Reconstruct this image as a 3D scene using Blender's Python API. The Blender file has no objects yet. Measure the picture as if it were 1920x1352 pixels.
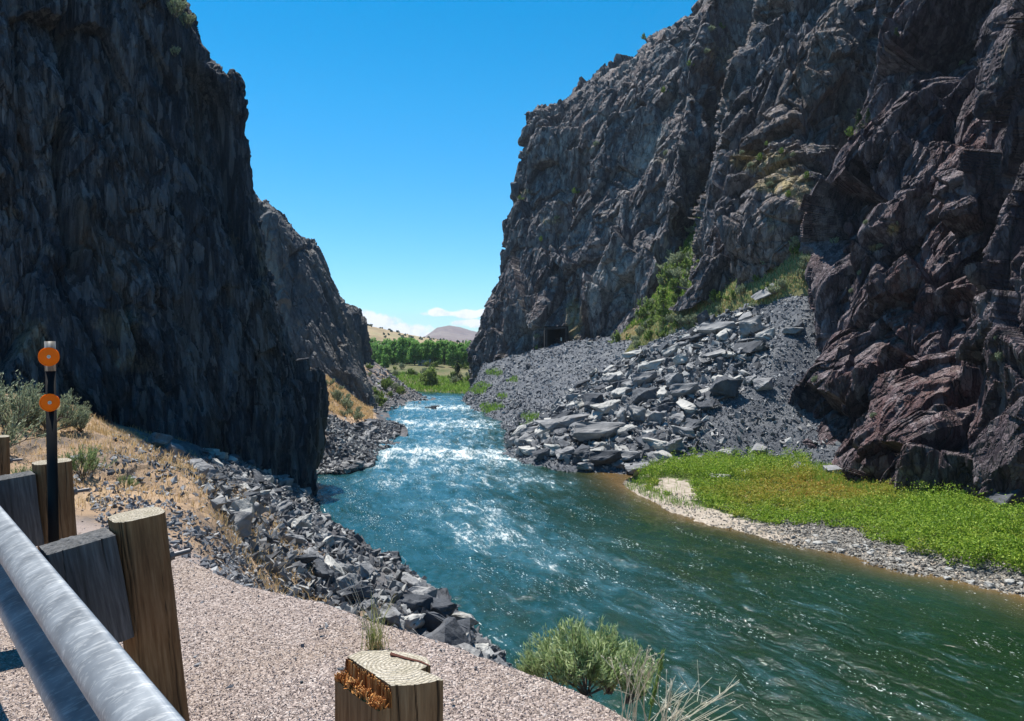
import bpy, bmesh, math, random
import numpy as np
from mathutils import Vector, Matrix, Quaternion
random.seed(7); rng = np.random.default_rng(7)
scene = bpy.context.scene
COL = scene.collection
H = 12.0; F = 1440.0; PITCH = math.atan(26 / F)
CAM = np.array([0.0, 0.0, H])
CP, SP = math.cos(PITCH), math.sin(PITCH)

# ---------------------------------------------------------------- camera model helpers
def P(u, v, d):
    a = (u - 960.0) / F; b = (676.0 - v) / F
    return np.array([a * d, (CP + b * SP) * d, H + (-SP + b * CP) * d])
def PZ(u, v, z=0.0):
    b = (676.0 - v) / F
    return P(u, v, (z - H) / (-SP + b * CP))
def proj(p):
    p = np.asarray(p, float); x = p[..., 0]; y = p[..., 1]; z = p[..., 2] - H
    d = y * CP - z * SP; b = (y * SP + z * CP) / d
    return 960 + F * x / d, 676 - F * b, d

# ---------------------------------------------------------------- numpy noise
M32 = np.uint32
def _h(ix, iy, iz, seed):
    x = ix.astype(np.int64).astype(M32); y = iy.astype(np.int64).astype(M32); z = iz.astype(np.int64).astype(M32)
    h = x * M32(374761393) + y * M32(668265263) + z * M32(2147483647 ^ 0x5bd1e995) + M32((seed * 974634777) & 0xffffffff)
    h ^= h >> M32(15); h *= M32(2246822519); h ^= h >> M32(13); h *= M32(3266489917); h ^= h >> M32(16)
    return h
def _f(h): return (h & M32(0xffffff)).astype(np.float32) / np.float32(0xffffff)
def vnoise(p, seed=0):
    p = np.asarray(p, np.float32); b = np.floor(p); f = p - b; f = f * f * (3 - 2 * f); b = b.astype(np.int64)
    r = 0
    for dx in (0, 1):
        wx = f[..., 0] if dx else 1 - f[..., 0]
        for dy in (0, 1):
            wy = f[..., 1] if dy else 1 - f[..., 1]
            for dz in (0, 1):
                wz = f[..., 2] if dz else 1 - f[..., 2]
                r = r + wx * wy * wz * _f(_h(b[..., 0] + dx, b[..., 1] + dy, b[..., 2] + dz, seed))
    return r * 2 - 1
def fbm(p, o=4, seed=0, gain=.5):
    r = 0; a = 1; p = np.asarray(p, np.float32)
    for i in range(o):
        r = r + a * vnoise(p, seed + i * 17); p = p * 2.03 + 5.1; a *= gain
    return r
def facet(p, seed=0, tilt=1.0):
    p = np.asarray(p, np.float32); b = np.floor(p - .5).astype(np.int64)
    best = np.full(p.shape[:-1], 1e9, np.float32); sec = best.copy(); val = np.zeros_like(best)
    for dx in (0, 1):
        for dy in (0, 1):
            for dz in (0, 1):
                cx, cy, cz = b[..., 0] + dx, b[..., 1] + dy, b[..., 2] + dz
                h = _h(cx, cy, cz, seed)
                h2 = h * M32(2654435761) + M32(12345); h2 ^= h2 >> M32(16)
                h3 = h2 * M32(2246822519) + M32(777); h3 ^= h3 >> M32(15)
                ox = p[..., 0] - (cx + .5 + (_f(h) - .5) * .95)
                oy = p[..., 1] - (cy + .5 + (_f(h2) - .5) * .95)
                oz = p[..., 2] - (cz + .5 + (_f(h3) - .5) * .95)
                d = ox * ox + oy * oy + oz * oz
                v = .5 * ((h >> M32(24)).astype(np.float32) / 127.5 - 1) + tilt * (
                    ox * ((h2 >> M32(24)).astype(np.float32) / 127.5 - 1) + oy * ((h3 >> M32(24)).astype(np.float32) / 127.5 - 1)
                    + oz * (((h >> M32(16)) & M32(255)).astype(np.float32) / 127.5 - 1))
                m = d < best
                sec = np.where(m, best, np.minimum(sec, d)); val = np.where(m, v, val); best = np.where(m, d, best)
    return val, np.sqrt(sec) - np.sqrt(best)
def frame(a, b):
    a = np.array(a, float); a /= np.linalg.norm(a); b = np.array(b, float); b -= a * (a @ b); b /= np.linalg.norm(b)
    return np.array([a, b, np.cross(a, b)])
def sstep(a, b, x):
    t = np.clip((x - a) / (b - a), 0, 1); return t * t * (3 - 2 * t)

# ---------------------------------------------------------------- mesh helpers
def mesh_np(name, V, faces, mat=None, smooth=False, parent=None, n=None, link=True, uv=None, attrs=None):
    V = np.asarray(V, np.float32).reshape(-1, 3); faces = np.asarray(faces, np.int32); k = faces.shape[1]
    me = bpy.data.meshes.new(name)
    me.vertices.add(len(V)); me.vertices.foreach_set('co', V.ravel())
    me.loops.add(faces.size); me.loops.foreach_set('vertex_index', faces.ravel())
    me.polygons.add(len(faces)); me.polygons.foreach_set('loop_start', np.arange(0, faces.size, k, dtype=np.int32))
    me.polygons.foreach_set('loop_total', np.full(len(faces), k, np.int32))
    me.polygons.foreach_set('use_smooth', np.full(len(faces), smooth, bool))
    me.update(calc_edges=True)
    if uv is not None:
        l = me.uv_layers.new(name='UVMap'); l.data.foreach_set('uv', np.asarray(uv, np.float32)[faces.ravel()].ravel())
    for a, vals in (attrs or {}).items():
        at = me.attributes.new(a, 'FLOAT', 'POINT'); at.data.foreach_set('value', np.asarray(vals, np.float32).ravel())
    if mat: me.materials.append(mat)
    o = bpy.data.objects.new(name, me)
    if link: COL.objects.link(o)
    if parent: o.parent = parent
    return o
def grid_faces(nu, nv):
    i = np.arange(nu - 1)[:, None] * nv + np.arange(nv - 1)[None]
    return np.stack([i, i + nv, i + nv + 1, i + 1], -1).reshape(-1, 4)
def resample(c, t, axis):
    c = np.moveaxis(c, axis, 0); n = len(c); i = np.clip(np.floor(t).astype(int), 0, n - 2); f = (t - i)[:, None, None]
    g = lambda k: c[np.clip(k, 0, n - 1)]
    p0, p1, p2, p3 = g(i - 1), g(i), g(i + 1), g(i + 2)
    p0 = np.where((i - 1 < 0)[:, None, None], 2 * p1 - p2, p0); p3 = np.where((i + 2 > n - 1)[:, None, None], 2 * p2 - p1, p3)
    m1 = (p2 - p0) * .5; m2 = (p3 - p1) * .5
    r = (2*f**3 - 3*f**2 + 1) * p1 + (f**3 - 2*f**2 + f) * m1 + (-2*f**3 + 3*f**2) * p2 + (f**3 - f**2) * m2
    return np.moveaxis(r, 0, axis)
def loft(ctrl, nu, nv, wu=None, wv=None):
    """ctrl[column][row] -> (nu, nv, 3). wu / wv: relative sample density of each control interval."""
    c = np.array(ctrl, float)
    def par(n, w, N):
        if w is None: return np.linspace(0, n - 1, N)
        cw = np.concatenate([[0], np.cumsum(w)]) ; return np.interp(np.linspace(0, cw[-1], N), cw, np.arange(n))
    return resample(resample(c, par(c.shape[0], wu, nu), 0), par(c.shape[1], wv, nv), 1)
def gnormals(G):
    n = np.cross(np.gradient(G, axis=0), np.gradient(G, axis=1)); n /= np.linalg.norm(n, axis=-1, keepdims=True) + 1e-9
    return n
def toward_cam(G, N, ref=None):
    ref = CAM if ref is None else ref
    s = np.sign(np.median(((ref - G) * N).sum(-1)))
    for ax in (0, 1):                      # broad smoothing, so neighbouring blocks are pushed out side by side
        k = 15; Q = np.pad(N, [(k, k) if a == ax else (0, 0) for a in range(3)], mode='edge'); c = np.cumsum(Q, axis=ax); c = np.concatenate([np.zeros_like(np.take(c, [0], axis=ax)), c], axis=ax)
        n_ = N.shape[ax]; N = (np.take(c, np.arange(2 * k + 1, 2 * k + 1 + n_), axis=ax) - np.take(c, np.arange(n_), axis=ax)) / (2 * k + 1)
    N = N / (np.linalg.norm(N, axis=-1, keepdims=True) + 1e-9); return N * s
def rock_disp(G, N, fr, layers, amp=1.0, seed=0, warp=(7., .35), fine=.12, ribs=()):
    """layers: (size along a, b, c, amplitude, tilt)"""
    sh = G.shape; p = G.reshape(-1, 3)
    q = p + warp[1] * np.stack([fbm(p / warp[0], 2, seed + k) for k in range(3)], -1)
    q = q @ fr.T; tot = np.zeros(len(p))
    for k, (sa, sb, sc, am, ti) in enumerate(layers):
        v, e = facet(q / np.array([sa, sb, sc]), seed + 31 * k, ti)
        tot += am * v - am * .28 * (1 - sstep(0, .07, e))
    for k, (ax, L, am) in enumerate(ribs):
        ax = np.array(ax, float); ax /= np.linalg.norm(ax); c = p @ ax / L + .55 * fbm(p / (L * 2.2), 3, seed + 70 + k) + .10 * fbm(p / (L * .35), 2, seed + 75 + k)
        i0 = np.floor(c); fr0 = c - i0; hgt = .35 + .65 * _f(_h(i0.astype(np.int64), (p[:, 2] / (L * 1.7)).astype(np.int64) * 0, i0.astype(np.int64) * 0, seed + k))
        tot += am * hgt * (fr0 * (1 - sstep(.86, 1.0, fr0)) - .4)
    tot += fine * fbm(p / .8, 3, seed + 5)
    return G + N * (amp * tot).reshape(sh[:2])[..., None]

# ---------------------------------------------------------------- object tagging
def tag(o, label=None, cat=None, group=None, kind=None):
    if label: o['label'] = label
    if cat: o['category'] = cat
    if group: o['group'] = group
    if kind: o['kind'] = kind
    return o
def thing(name, label, cat, loc=(0, 0, 0), rotz=0, group=None):
    o = bpy.data.objects.new(name, None); COL.objects.link(o); o.location = loc; o.rotation_euler = (0, 0, rotz)
    o.empty_display_size = .1
    return tag(o, label, cat, group)
def copy_tree(o, parent=None):
    c = o.copy(); COL.objects.link(c)
    if parent: c.parent = parent
    for ch in list(o.children): copy_tree(ch, c)
    return c
def structure(name, G, mat, label, cat='terrain', smooth=False, **k):
    o = mesh_np(name, G.reshape(-1, 3), grid_faces(G.shape[0], G.shape[1]), mat, smooth, **k)
    return tag(o, label, cat, kind='structure')

# ---------------------------------------------------------------- material helpers
class NT:
    def __init__(s, name, disp=False):
        s.m = bpy.data.materials.new(name); s.m.use_nodes = True; s.t = s.m.node_tree; s.t.nodes.clear()
        s.out = s.n('ShaderNodeOutputMaterial')
    def n(s, ty, ins=None, **props):
        x = s.t.nodes.new(ty)
        for k, v in props.items(): setattr(x, k, v)
        for k, v in (ins or {}).items():
            if isinstance(v, bpy.types.NodeSocket): s.t.links.new(v, x.inputs[k])
            else: x.inputs[k].default_value = v
        return x
    def l(s, a, b): s.t.links.new(a, b)
    def coord(s, which='Object'):
        return s.n('ShaderNodeTexCoord').outputs[which]
    def mapping(s, v, scale=(1, 1, 1), rot=(0, 0, 0), loc=(0, 0, 0)):
        return s.n('ShaderNodeMapping', {'Vector': v, 'Scale': scale, 'Rotation': rot, 'Location': loc}).outputs[0]
    def noise(s, v, scale, detail=4, rough=.55, dist=0.0, col=False):
        x = s.n('ShaderNodeTexNoise', {'Vector': v, 'Scale': scale, 'Detail': detail, 'Roughness': rough, 'Distortion': dist})
        return x.outputs['Color' if col else 'Fac']
    def voro(s, v, scale, feature='F1', out='Distance', rand=1.0):
        return s.n('ShaderNodeTexVoronoi', {'Vector': v, 'Scale': scale, 'Randomness': rand}, feature=feature).outputs[out]
    def ramp(s, f, stops, interp='LINEAR'):
        x = s.n('ShaderNodeValToRGB', {'Fac': f}); cr = x.color_ramp; cr.interpolation = interp
        while len(cr.elements) < len(stops): cr.elements.new(.5)
        for e, (p, c) in zip(cr.elements, stops):
            e.position = p; e.color = (*c, 1) if len(c) == 3 else c
        return x.outputs['Color']
    def mr(s, f, a, b, c=0., d=1.):
        return s.n('ShaderNodeMapRange', {'Value': f, 'From Min': a, 'From Max': b, 'To Min': c, 'To Max': d}).outputs[0]
    def mix(s, f, a, b, mode='MIX'):
        x = s.n('ShaderNodeMix', data_type='RGBA', blend_type=mode)
        for i, v in ((0, f), (6, a), (7, b)):
            if isinstance(v, bpy.types.NodeSocket): s.l(v, x.inputs[i])
            else: x.inputs[i].default_value = v if i == 0 else (*v, 1)
        return x.outputs[2]
    def math(s, op, a, b=0.0):
        x = s.n('ShaderNodeMath', operation=op)
        for i, v in ((0, a), (1, b)):
            if isinstance(v, bpy.types.NodeSocket): s.l(v, x.inputs[i])
            else: x.inputs[i].default_value = v
        return x.outputs[0]
    def bump(s, h, strength=.5, dist=.1, normal=None):
        i = {'Height': h, 'Strength': strength, 'Distance': dist}
        if normal: i['Normal'] = normal
        return s.n('ShaderNodeBump', i).outputs[0]
    def bsdf(s, col, rough=.8, normal=None, metal=0., spec=.5, **k):
        i = {'Base Color': col if isinstance(col, bpy.types.NodeSocket) else (*col, 1), 'Roughness': rough, 'Metallic': metal, 'Specular IOR Level': spec}
        if normal: i['Normal'] = normal
        i.update(k)
        b = s.n('ShaderNodeBsdfPrincipled', i); s.l(b.outputs[0], s.out.inputs[0]); return b

def rock_mat(name, cols, tint=None, tint_amt=.4, ledge=(.20, .16, .10), ledge_amt=.6, streak=(1, 1, .35), rot=(0, 0, 0), sc=1.0, island=False, rough=.85, bump=.5, spec=.4, patches=None):
    m = NT(name); v = m.coord('Object'); w = m.mapping(v, streak, rot)
    n1 = m.noise(w, .12 * sc, 6, .62); n2 = m.noise(w, 1.1 * sc, 5, .65); n3 = m.noise(v, 6 * sc, 3, .6)
    f = m.math('ADD', m.math('MULTIPLY', n1, .45), m.math('MULTIPLY', n2, .55))
    if island:
        r = m.n('ShaderNodeNewGeometry').outputs['Random Per Island']
        f = m.math('ADD', m.math('MULTIPLY', f, .5), m.math('MULTIPLY', r, .5))
        col = m.ramp(f, [(.15, cols[0]), (.5, cols[1]), (.8, cols[2])])
    else:
        col = m.ramp(f, [(.36, cols[0]), (.5, cols[1]), (.66, cols[2])])
    if tint:
        t = m.mr(m.noise(m.mapping(v, streak, rot, (13, 7, 3)), .07 * sc, 4, .6), .5, .68)
        col = m.mix(m.math('MULTIPLY', t, tint_amt), col, tint)
    col = m.mix(m.mr(n3, .3, .7, .25, 0.), col, (.01, .01, .012))
    if patches:
        for at_, c_ in (('patch', patches[0]), ('pale', patches[1])):
            a_ = m.n('ShaderNodeAttribute', attribute_name=at_).outputs['Fac']
            g_ = m.mr(m.math('ADD', a_, m.math('MULTIPLY', m.math('SUBTRACT', m.noise(v, .9 * sc, 6, .7), .5), 1.3)), .35, .75)
            col = m.mix(g_, col, m.mix(n2, tuple(x * .55 for x in c_), tuple(x * 1.45 for x in c_)))
    if ledge_amt > 0:
        nz = m.n('ShaderNodeSeparateXYZ', {'Vector': m.n('ShaderNodeNewGeometry').outputs['True Normal']}).outputs[2]
        g = m.math('MULTIPLY', m.mr(nz, .68, .9), m.math('MULTIPLY', m.mr(m.noise(v, .35 * sc, 4, .6), .44, .58), ledge_amt))
        col = m.mix(g, col, ledge)
    h = m.math('ADD', m.noise(w, 2.4 * sc, 8, .62), m.math('MULTIPLY', m.voro(w, 2.3 * sc, 'DISTANCE_TO_EDGE'), .4))
    if patches:
        wd = m.n('ShaderNodeVectorMath', {0: w, 1: m.n('ShaderNodeVectorMath', {0: m.noise(w, .8 * sc, 3, .6, col=True), 1: (1.1, 1.1, 1.1)}, operation='MULTIPLY').outputs[0]}, operation='ADD').outputs[0]
        vc_ = lambda k_: m.n('ShaderNodeTexVoronoi', {'Vector': wd, 'Scale': k_ * sc}, feature='F1', distance='CHEBYCHEV').outputs['Distance']
        h = m.math('ADD', m.math('ADD', m.math('MULTIPLY', vc_(.9), 1.3), m.math('MULTIPLY', vc_(2.7), .55)), m.math('MULTIPLY', m.noise(w, 5 * sc, 5, .6), .28))
        for (k_, wd_, am_) in ((.34, .03, .7), (.95, .045, .5), (2.6, .06, .35)):
            e_ = m.voro(wd, k_ * sc, 'DISTANCE_TO_EDGE'); cr_ = m.mr(e_, 0, wd_, 1, 0); col = m.mix(m.math('MULTIPLY', cr_, am_), col, (.006, .006, .008)); h = m.math('SUBTRACT', h, m.math('MULTIPLY', cr_, .35))
        ce = m.n('ShaderNodeSeparateColor', {'Color': m.voro(wd, 1.3 * sc, 'F1', 'Color')}).outputs[0]; col = m.mix(m.mr(ce, .0, 1., 0, .5), col, m.mix(.5, (0, 0, 0), cols[2]), 'SCREEN') if 0 else m.mix(m.mr(ce, .62, .9, 0, .38), col, cols[2])
        col = m.mix(m.mr(ce, .38, .1, 0, .4), col, cols[0])
    m.bsdf(col, rough, m.bump(h, bump, .35 / sc), spec=spec)
    return m.m
# ================================================================ camera, light, sky
SUN_AZ, SUN_EL = math.radians(-35), math.radians(67)      # azimuth measured from +Y towards +X
cam = bpy.data.cameras.new('camera'); co = bpy.data.objects.new('camera', cam); COL.objects.link(co)
co.location = CAM; co.rotation_euler = (math.pi / 2 - PITCH, 0, 0)
cam.sensor_width = 36; cam.lens = 36 * F / 1920; cam.clip_start = .05; cam.clip_end = 30000
scene.camera = co
sun = bpy.data.lights.new('sun', 'SUN'); so = bpy.data.objects.new('sun', sun); COL.objects.link(so)
sun.energy = 5.0; sun.angle = math.radians(.5); sun.color = (1, .95, .86)
sdir = Vector((math.sin(SUN_AZ) * math.cos(SUN_EL), math.cos(SUN_AZ) * math.cos(SUN_EL), math.sin(SUN_EL)))
so.rotation_euler = sdir.to_track_quat('Z', 'Y').to_euler(); so.location = (0, 0, 60)
w = bpy.data.worlds.new('World'); scene.world = w; w.use_nodes = True; wt = w.node_tree; wt.nodes.clear()
W = NT.__new__(NT); W.t = wt
W.out = W.n('ShaderNodeOutputWorld')
sky = W.n('ShaderNodeTexSky', sky_type='NISHITA', sun_disc=False, sun_elevation=SUN_EL, sun_rotation=SUN_AZ, air_density=1.0, dust_density=.0, ozone_density=2.6, altitude=1400)
skc = W.n('ShaderNodeHueSaturation', {'Saturation': 1.45, 'Hue': .486, 'Value': 1.0, 'Color': sky.outputs[0]}).outputs[0]
_sz = W.n('ShaderNodeSeparateXYZ', {'Vector': W.coord('Generated')}).outputs[2]; skc = W.mix(W.mr(_sz, .0, .30, 1., 0.), skc, W.mix(1.0, skc, (.62, .82, .93), 'MULTIPLY'))
bg = W.n('ShaderNodeBackground', {'Color': skc, 'Strength': .11})
dirv = W.coord('Generated'); sp = W.n('ShaderNodeSeparateXYZ', {'Vector': dirv})
yy = W.math('MAXIMUM', sp.outputs[1], .02)
X = W.math('DIVIDE', sp.outputs[0], yy); Z = W.math('DIVIDE', sp.outputs[2], yy)
cv = W.n('ShaderNodeCombineXYZ', {'X': X, 'Y': Z, 'Z': 0.0}).outputs[0]
cn = W.noise(cv, 42, 7, .62, .3)
def puff(cx, cz, rx, rz):
    a = W.math('POWER', W.math('DIVIDE', W.math('SUBTRACT', X, cx), rx), 2); b = W.math('POWER', W.math('DIVIDE', W.math('SUBTRACT', Z, cz), rz), 2)
    return W.math('SUBTRACT', 1.0, W.math('ADD', a, b))
cl = None
for c in [(-.183, .030, .040, .014), (-.190, .038, .016, .012), (-.150, .022, .05, .010), (-.118, .014, .05, .006), (-.097, .0445, .017, .0062), (-.092, .043, .026, .004),
          (-.058, .0425, .022, .0065), (-.04, .044, .02, .006), (-.050, .030, .03, .006), (-.30, .03, .08, .02), (.25, .05, .1, .02), (.5, .03, .12, .015)]:
    p_ = puff(*c); cl = p_ if cl is None else W.math('MAXIMUM', cl, p_)
cl = W.math('MAXIMUM', cl, -1.0)
cm = W.math('MULTIPLY', W.mr(W.math('ADD', cl, W.math('MULTIPLY', W.math('SUBTRACT', cn, .5), 2.6)), .05, .5), W.mr(sp.outputs[1], .1, .2))
shade = W.noise(W.mapping(cv, loc=(.004, -.006, 0)), 60, 5, .6)
cc = W.ramp(shade, [(.3, (.72, .82, .95)), (.5, (1., 1., 1.0))])
cbg = W.n('ShaderNodeBackground', {'Color': cc, 'Strength': .8})
ms = W.n('ShaderNodeMixShader', {'Fac': cm}); W.l(bg.outputs[0], ms.inputs[1]); W.l(cbg.outputs[0], ms.inputs[2]); W.l(ms.outputs[0], W.out.inputs[0])
vs = scene.view_settings; vs.view_transform = 'Standard'; vs.look = 'None'; vs.gamma = 1; vs.exposure = .6
scene.cycles.use_denoising = True; scene.cycles.max_bounces = 4; scene.cycles.diffuse_bounces = 2; scene.cycles.glossy_bounces = 2
scene.cycles.transparent_max_bounces = 6; scene.cycles.caustics_reflective = False; scene.cycles.caustics_refractive = False

# ================================================================ rock materials
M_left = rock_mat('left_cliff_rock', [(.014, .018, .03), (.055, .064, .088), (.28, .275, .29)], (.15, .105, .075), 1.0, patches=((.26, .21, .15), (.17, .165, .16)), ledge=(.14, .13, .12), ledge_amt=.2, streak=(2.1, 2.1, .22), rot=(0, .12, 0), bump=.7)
M_far_left = rock_mat('far_left_cliff_rock', [(.06, .062, .075), (.12, .12, .13), (.24, .23, .22)], (.16, .13, .10), .5, ledge=(.20, .18, .12), ledge_amt=.5, streak=(1.2, 1.2, .5), bump=.6)
M_B = rock_mat('far_right_cliff_rock', [(.07, .06, .068), (.14, .122, .13), (.42, .385, .375)], (.25, .16, .14), .7, ledge=(.22, .20, .12), ledge_amt=.6, streak=(1.1, 1.1, .45), rot=(.3, 0, 0), bump=.6, patches=((.34, .26, .13), (.30, .29, .28)))
M_C = rock_mat('mid_right_cliff_rock', [(.06, .052, .06), (.145, .125, .135), (.40, .36, .36)], (.25, .17, .12), .75, ledge=(.26, .22, .12), ledge_amt=.7, streak=(1.1, 1.1, .4), rot=(.5, 0, 0), bump=.7, patches=((.34, .26, .13), (.30, .29, .28)))
M_D = rock_mat('near_right_cliff_rock', [(.04, .03, .042), (.09, .062, .074), (.33, .28, .295)], (.15, .058, .048), .9, ledge=(.20, .18, .15), ledge_amt=.35, streak=(1.1, 1.1, .35), rot=(.6, 0, 0), bump=.8, patches=((.34, .26, .13), (.30, .29, .28)))
M_boulder = rock_mat('boulder_rock', [(.15, .155, .17), (.27, .275, .29), (.45, .45, .445)], (.26, .22, .18), .5, ledge_amt=0, streak=(1, 1, 1), sc=2.0, bump=.45)
M_scree = rock_mat('scree_rock', [(.06, .067, .083), (.19, .20, .225), (.48, .485, .49)], None, ledge_amt=0, streak=(1, 1, 1), sc=3, island=True, bump=.2)
M_rubble = rock_mat('rubble_rock', [(.035, .04, .05), (.15, .155, .17), (.52, .52, .51)], None, ledge_amt=0, streak=(1, 1, 1), sc=3, island=True, bump=.3)
M_cobble = rock_mat('cobble_rock', [(.13, .125, .115), (.24, .225, .205), (.42, .395, .355)], None, ledge_amt=0, streak=(1, 1, 1), sc=3, island=True, bump=.2)

# ================================================================ left near cliff
frA = frame((-.12, 0, 1), (.42, .9, 0))
def Acol(foot, tops): return [foot + np.array([0, 0, -4])] + [foot] + [np.array(t, float) for t in tops]
e0 = PZ(585, 930)
edge = [P(590, 780, 62), P(572, 670, 62.3), P(545, 570, 62.8), P(488, 380, 63.5), P(466, 270, 64), P(452, 150, 64.5), P(392, 112, 66), P(370, 65, 67), P(350, 10, 68), P(300, -90, 72)]
def shift(pts, foot, k, out=0.0):
    return pts
colsA = []
def wall(fx, fy, fz, lean, h=62, ox=.9, oy=-.42):
    """one column of the wall: foot point and how far it leans back (metres) at the top"""
    f = np.array([fx, fy, fz]); r = [f + (0, 0, -5), f]
    for k, t in enumerate([.13, .26, .38, .52, .64, .76, .86, .93, .98, 1.06]):
        b = lean * t ** 1.1
        r.append(f + np.array([-ox * b, -oy * b, h * t]))
    return r
colsA.append(wall(-46, 92, 0, 12, 50, .3, .95)); colsA.append(wall(-30, 78, 0, 12, 52, .4, .9))
colsA.append([edge_ + np.array([-3.5, 6.5, -.5]) for edge_ in [e0 + (0, 0, -5), e0] + edge])
colsA.append([e0 + (0, 0, -5), e0] + edge)
colsA.append([q + np.array(o) for q, o in zip([e0 + (0, 0, -5), e0] + edge, [(-.9, -3.4, 1.2)] * 3 + [(-1.1, -3.6, 1)] * 4 + [(-1.5, -3.8, 1)] * 3 + [(-1.5, -4, 2)] * 2)])
for (x, y, z, le) in [(-19.3, 54, 3.5, 13), (-21.2, 49.5, 6, 16), (-23.6, 44.5, 8, 18), (-26.5, 39.5, 9.2, 19), (-30, 33, 9.6, 20), (-34, 25, 10, 20), (-39, 14, 10, 20), (-46, -2, 10, 20)]:
    colsA.append(wall(x, y, z, le))
GA = loft(colsA, 760, 560, wu=[.2, .2, .3, 1, 1, 1.4, 1.4, 1.4, 1.2, .8, .5, .3], wv=[.12, 1, 1, 1, 1, 1, 1, .9, .7, .5, .4])
NA = toward_cam(GA, gnormals(GA))
GA2 = rock_disp(GA, NA, frA, [(26, 10, 9, 1.0, 1.8), (13, 4, 3.5, .42, 2.), (6, 1.6, 1.5, .22, 2.2), (2.4, .7, .6, .12, 2.2), (1.0, .35, .3, .06, 2)], seed=3, fine=.04, ribs=[((.42, .9, .15), 9, 1.3), ((.42, .9, .1), 2.9, .4)])
# deep vertical cleft left of the main face
GA2 = GA2 - NA * .7; uA, vA, dA = proj(GA); cl_x = 148 + 8 * np.sin(vA / 60.0) + (vA - 200) * .01
GA2 = GA2 - NA * (4.5 * np.exp(-((uA - cl_x) / 11.0) ** 2) * sstep(560, 330, vA))[..., None]
def blobs(G_, lst):
    u, v, d = proj(G_); r = 0 * u
    for (a, b, ra, rb, am, *rot) in lst:
        t = math.radians(rot[0]) if rot else 0; x = (u - a) * math.cos(t) + (v - b) * math.sin(t); y = -(u - a) * math.sin(t) + (v - b) * math.cos(t); r = r + am * np.exp(-(x / ra) ** 2 - (y / rb) ** 2)
    return np.clip(r, 0, 1.2)
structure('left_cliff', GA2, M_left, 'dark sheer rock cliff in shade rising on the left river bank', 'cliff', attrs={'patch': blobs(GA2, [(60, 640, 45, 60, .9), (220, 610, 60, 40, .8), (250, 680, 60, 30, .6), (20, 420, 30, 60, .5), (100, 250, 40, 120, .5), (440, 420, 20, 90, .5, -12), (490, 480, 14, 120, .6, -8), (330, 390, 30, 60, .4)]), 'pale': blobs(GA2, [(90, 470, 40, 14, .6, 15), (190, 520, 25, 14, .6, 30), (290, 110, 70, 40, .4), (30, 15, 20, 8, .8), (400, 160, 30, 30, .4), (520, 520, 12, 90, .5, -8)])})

# ================================================================ far left cliffs
def pc(*rows): return [P(*r) for r in rows]
colsL = [pc((300, 800, 150), (300, 640, 152), (300, 400, 156), (300, 250, 160), (300, 200, 170)),
         pc((520, 760, 128), (510, 640, 130), (500, 520, 133), (480, 385, 137), (470, 370, 150)),
         pc((575, 760, 127), (560, 640, 130), (535, 560, 133), (505, 395, 138), (500, 385, 150)),
         pc((620, 770, 128), (600, 690, 131), (570, 590, 134), (535, 430, 140), (530, 415, 152)),
         pc((660, 775, 131), (640, 710, 134), (615, 620, 138), (570, 462, 144), (560, 455, 156)),
         pc((695, 780, 136), (688, 740, 139), (655, 650, 143), (600, 480, 150), (590, 470, 160)),
         pc((700, 780, 142), (694, 735, 147), (672, 660, 152), (612, 522, 158), (600, 505, 165)),
         pc((680, 780, 160), (672, 735, 165), (655, 690, 170), (632, 560, 175), (610, 545, 180))]
GL = loft(colsL, 420, 320, wv=[.6, 1, 1.4, .3]); NL = toward_cam(GL, gnormals(GL))
GL2 = rock_disp(GL, NL, frame((-.25, .1, 1), (.4, .9, 0)), [(18, 6, 6, 1.3, .8), (8, 2.6, 2.4, .5, 1), (3.4, 1.1, 1, .24, 1), (1.2, .5, .5, .12, 1)], seed=11, fine=.05, ribs=[((.5, -.85, .1), 8, 1.6)])
structure('far_left_cliff', GL2, M_far_left, 'grey stepped cliff behind the dark left cliff above a tan slope', 'cliff')
colsL3 = [pc((560, 760, 186), (600, 620, 190), (590, 540, 194), (600, 528, 205)),
          pc((640, 760, 186), (640, 640, 190), (640, 572, 194), (640, 565, 205)),
          pc((676, 760, 188), (672, 660, 191), (660, 582, 194), (655, 572, 205)),
          pc((692, 760, 191), (684, 680, 194), (676, 590, 197), (664, 580, 208)),
          pc((705, 755, 196), (700, 690, 199), (684, 625, 203), (672, 612, 212)),
          pc((690, 750, 230), (685, 700, 232), (675, 640, 236), (665, 630, 240))]
GL3 = loft(colsL3, 200, 200); NL3 = toward_cam(GL3, gnormals(GL3))
GL3 = rock_disp(GL3, NL3, frame((-.1, .1, 1), (.4, .9, 0)), [(22, 5, 5, 1.5, .6), (7, 2.4, 2.4, .6, 1), (3, 1.1, 1, .3, 1)], seed=19, fine=.1)
structure('pillar_cliff', GL3, M_far_left, 'blocky dark cliff pillar farthest along the left bank', 'cliff')

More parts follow.
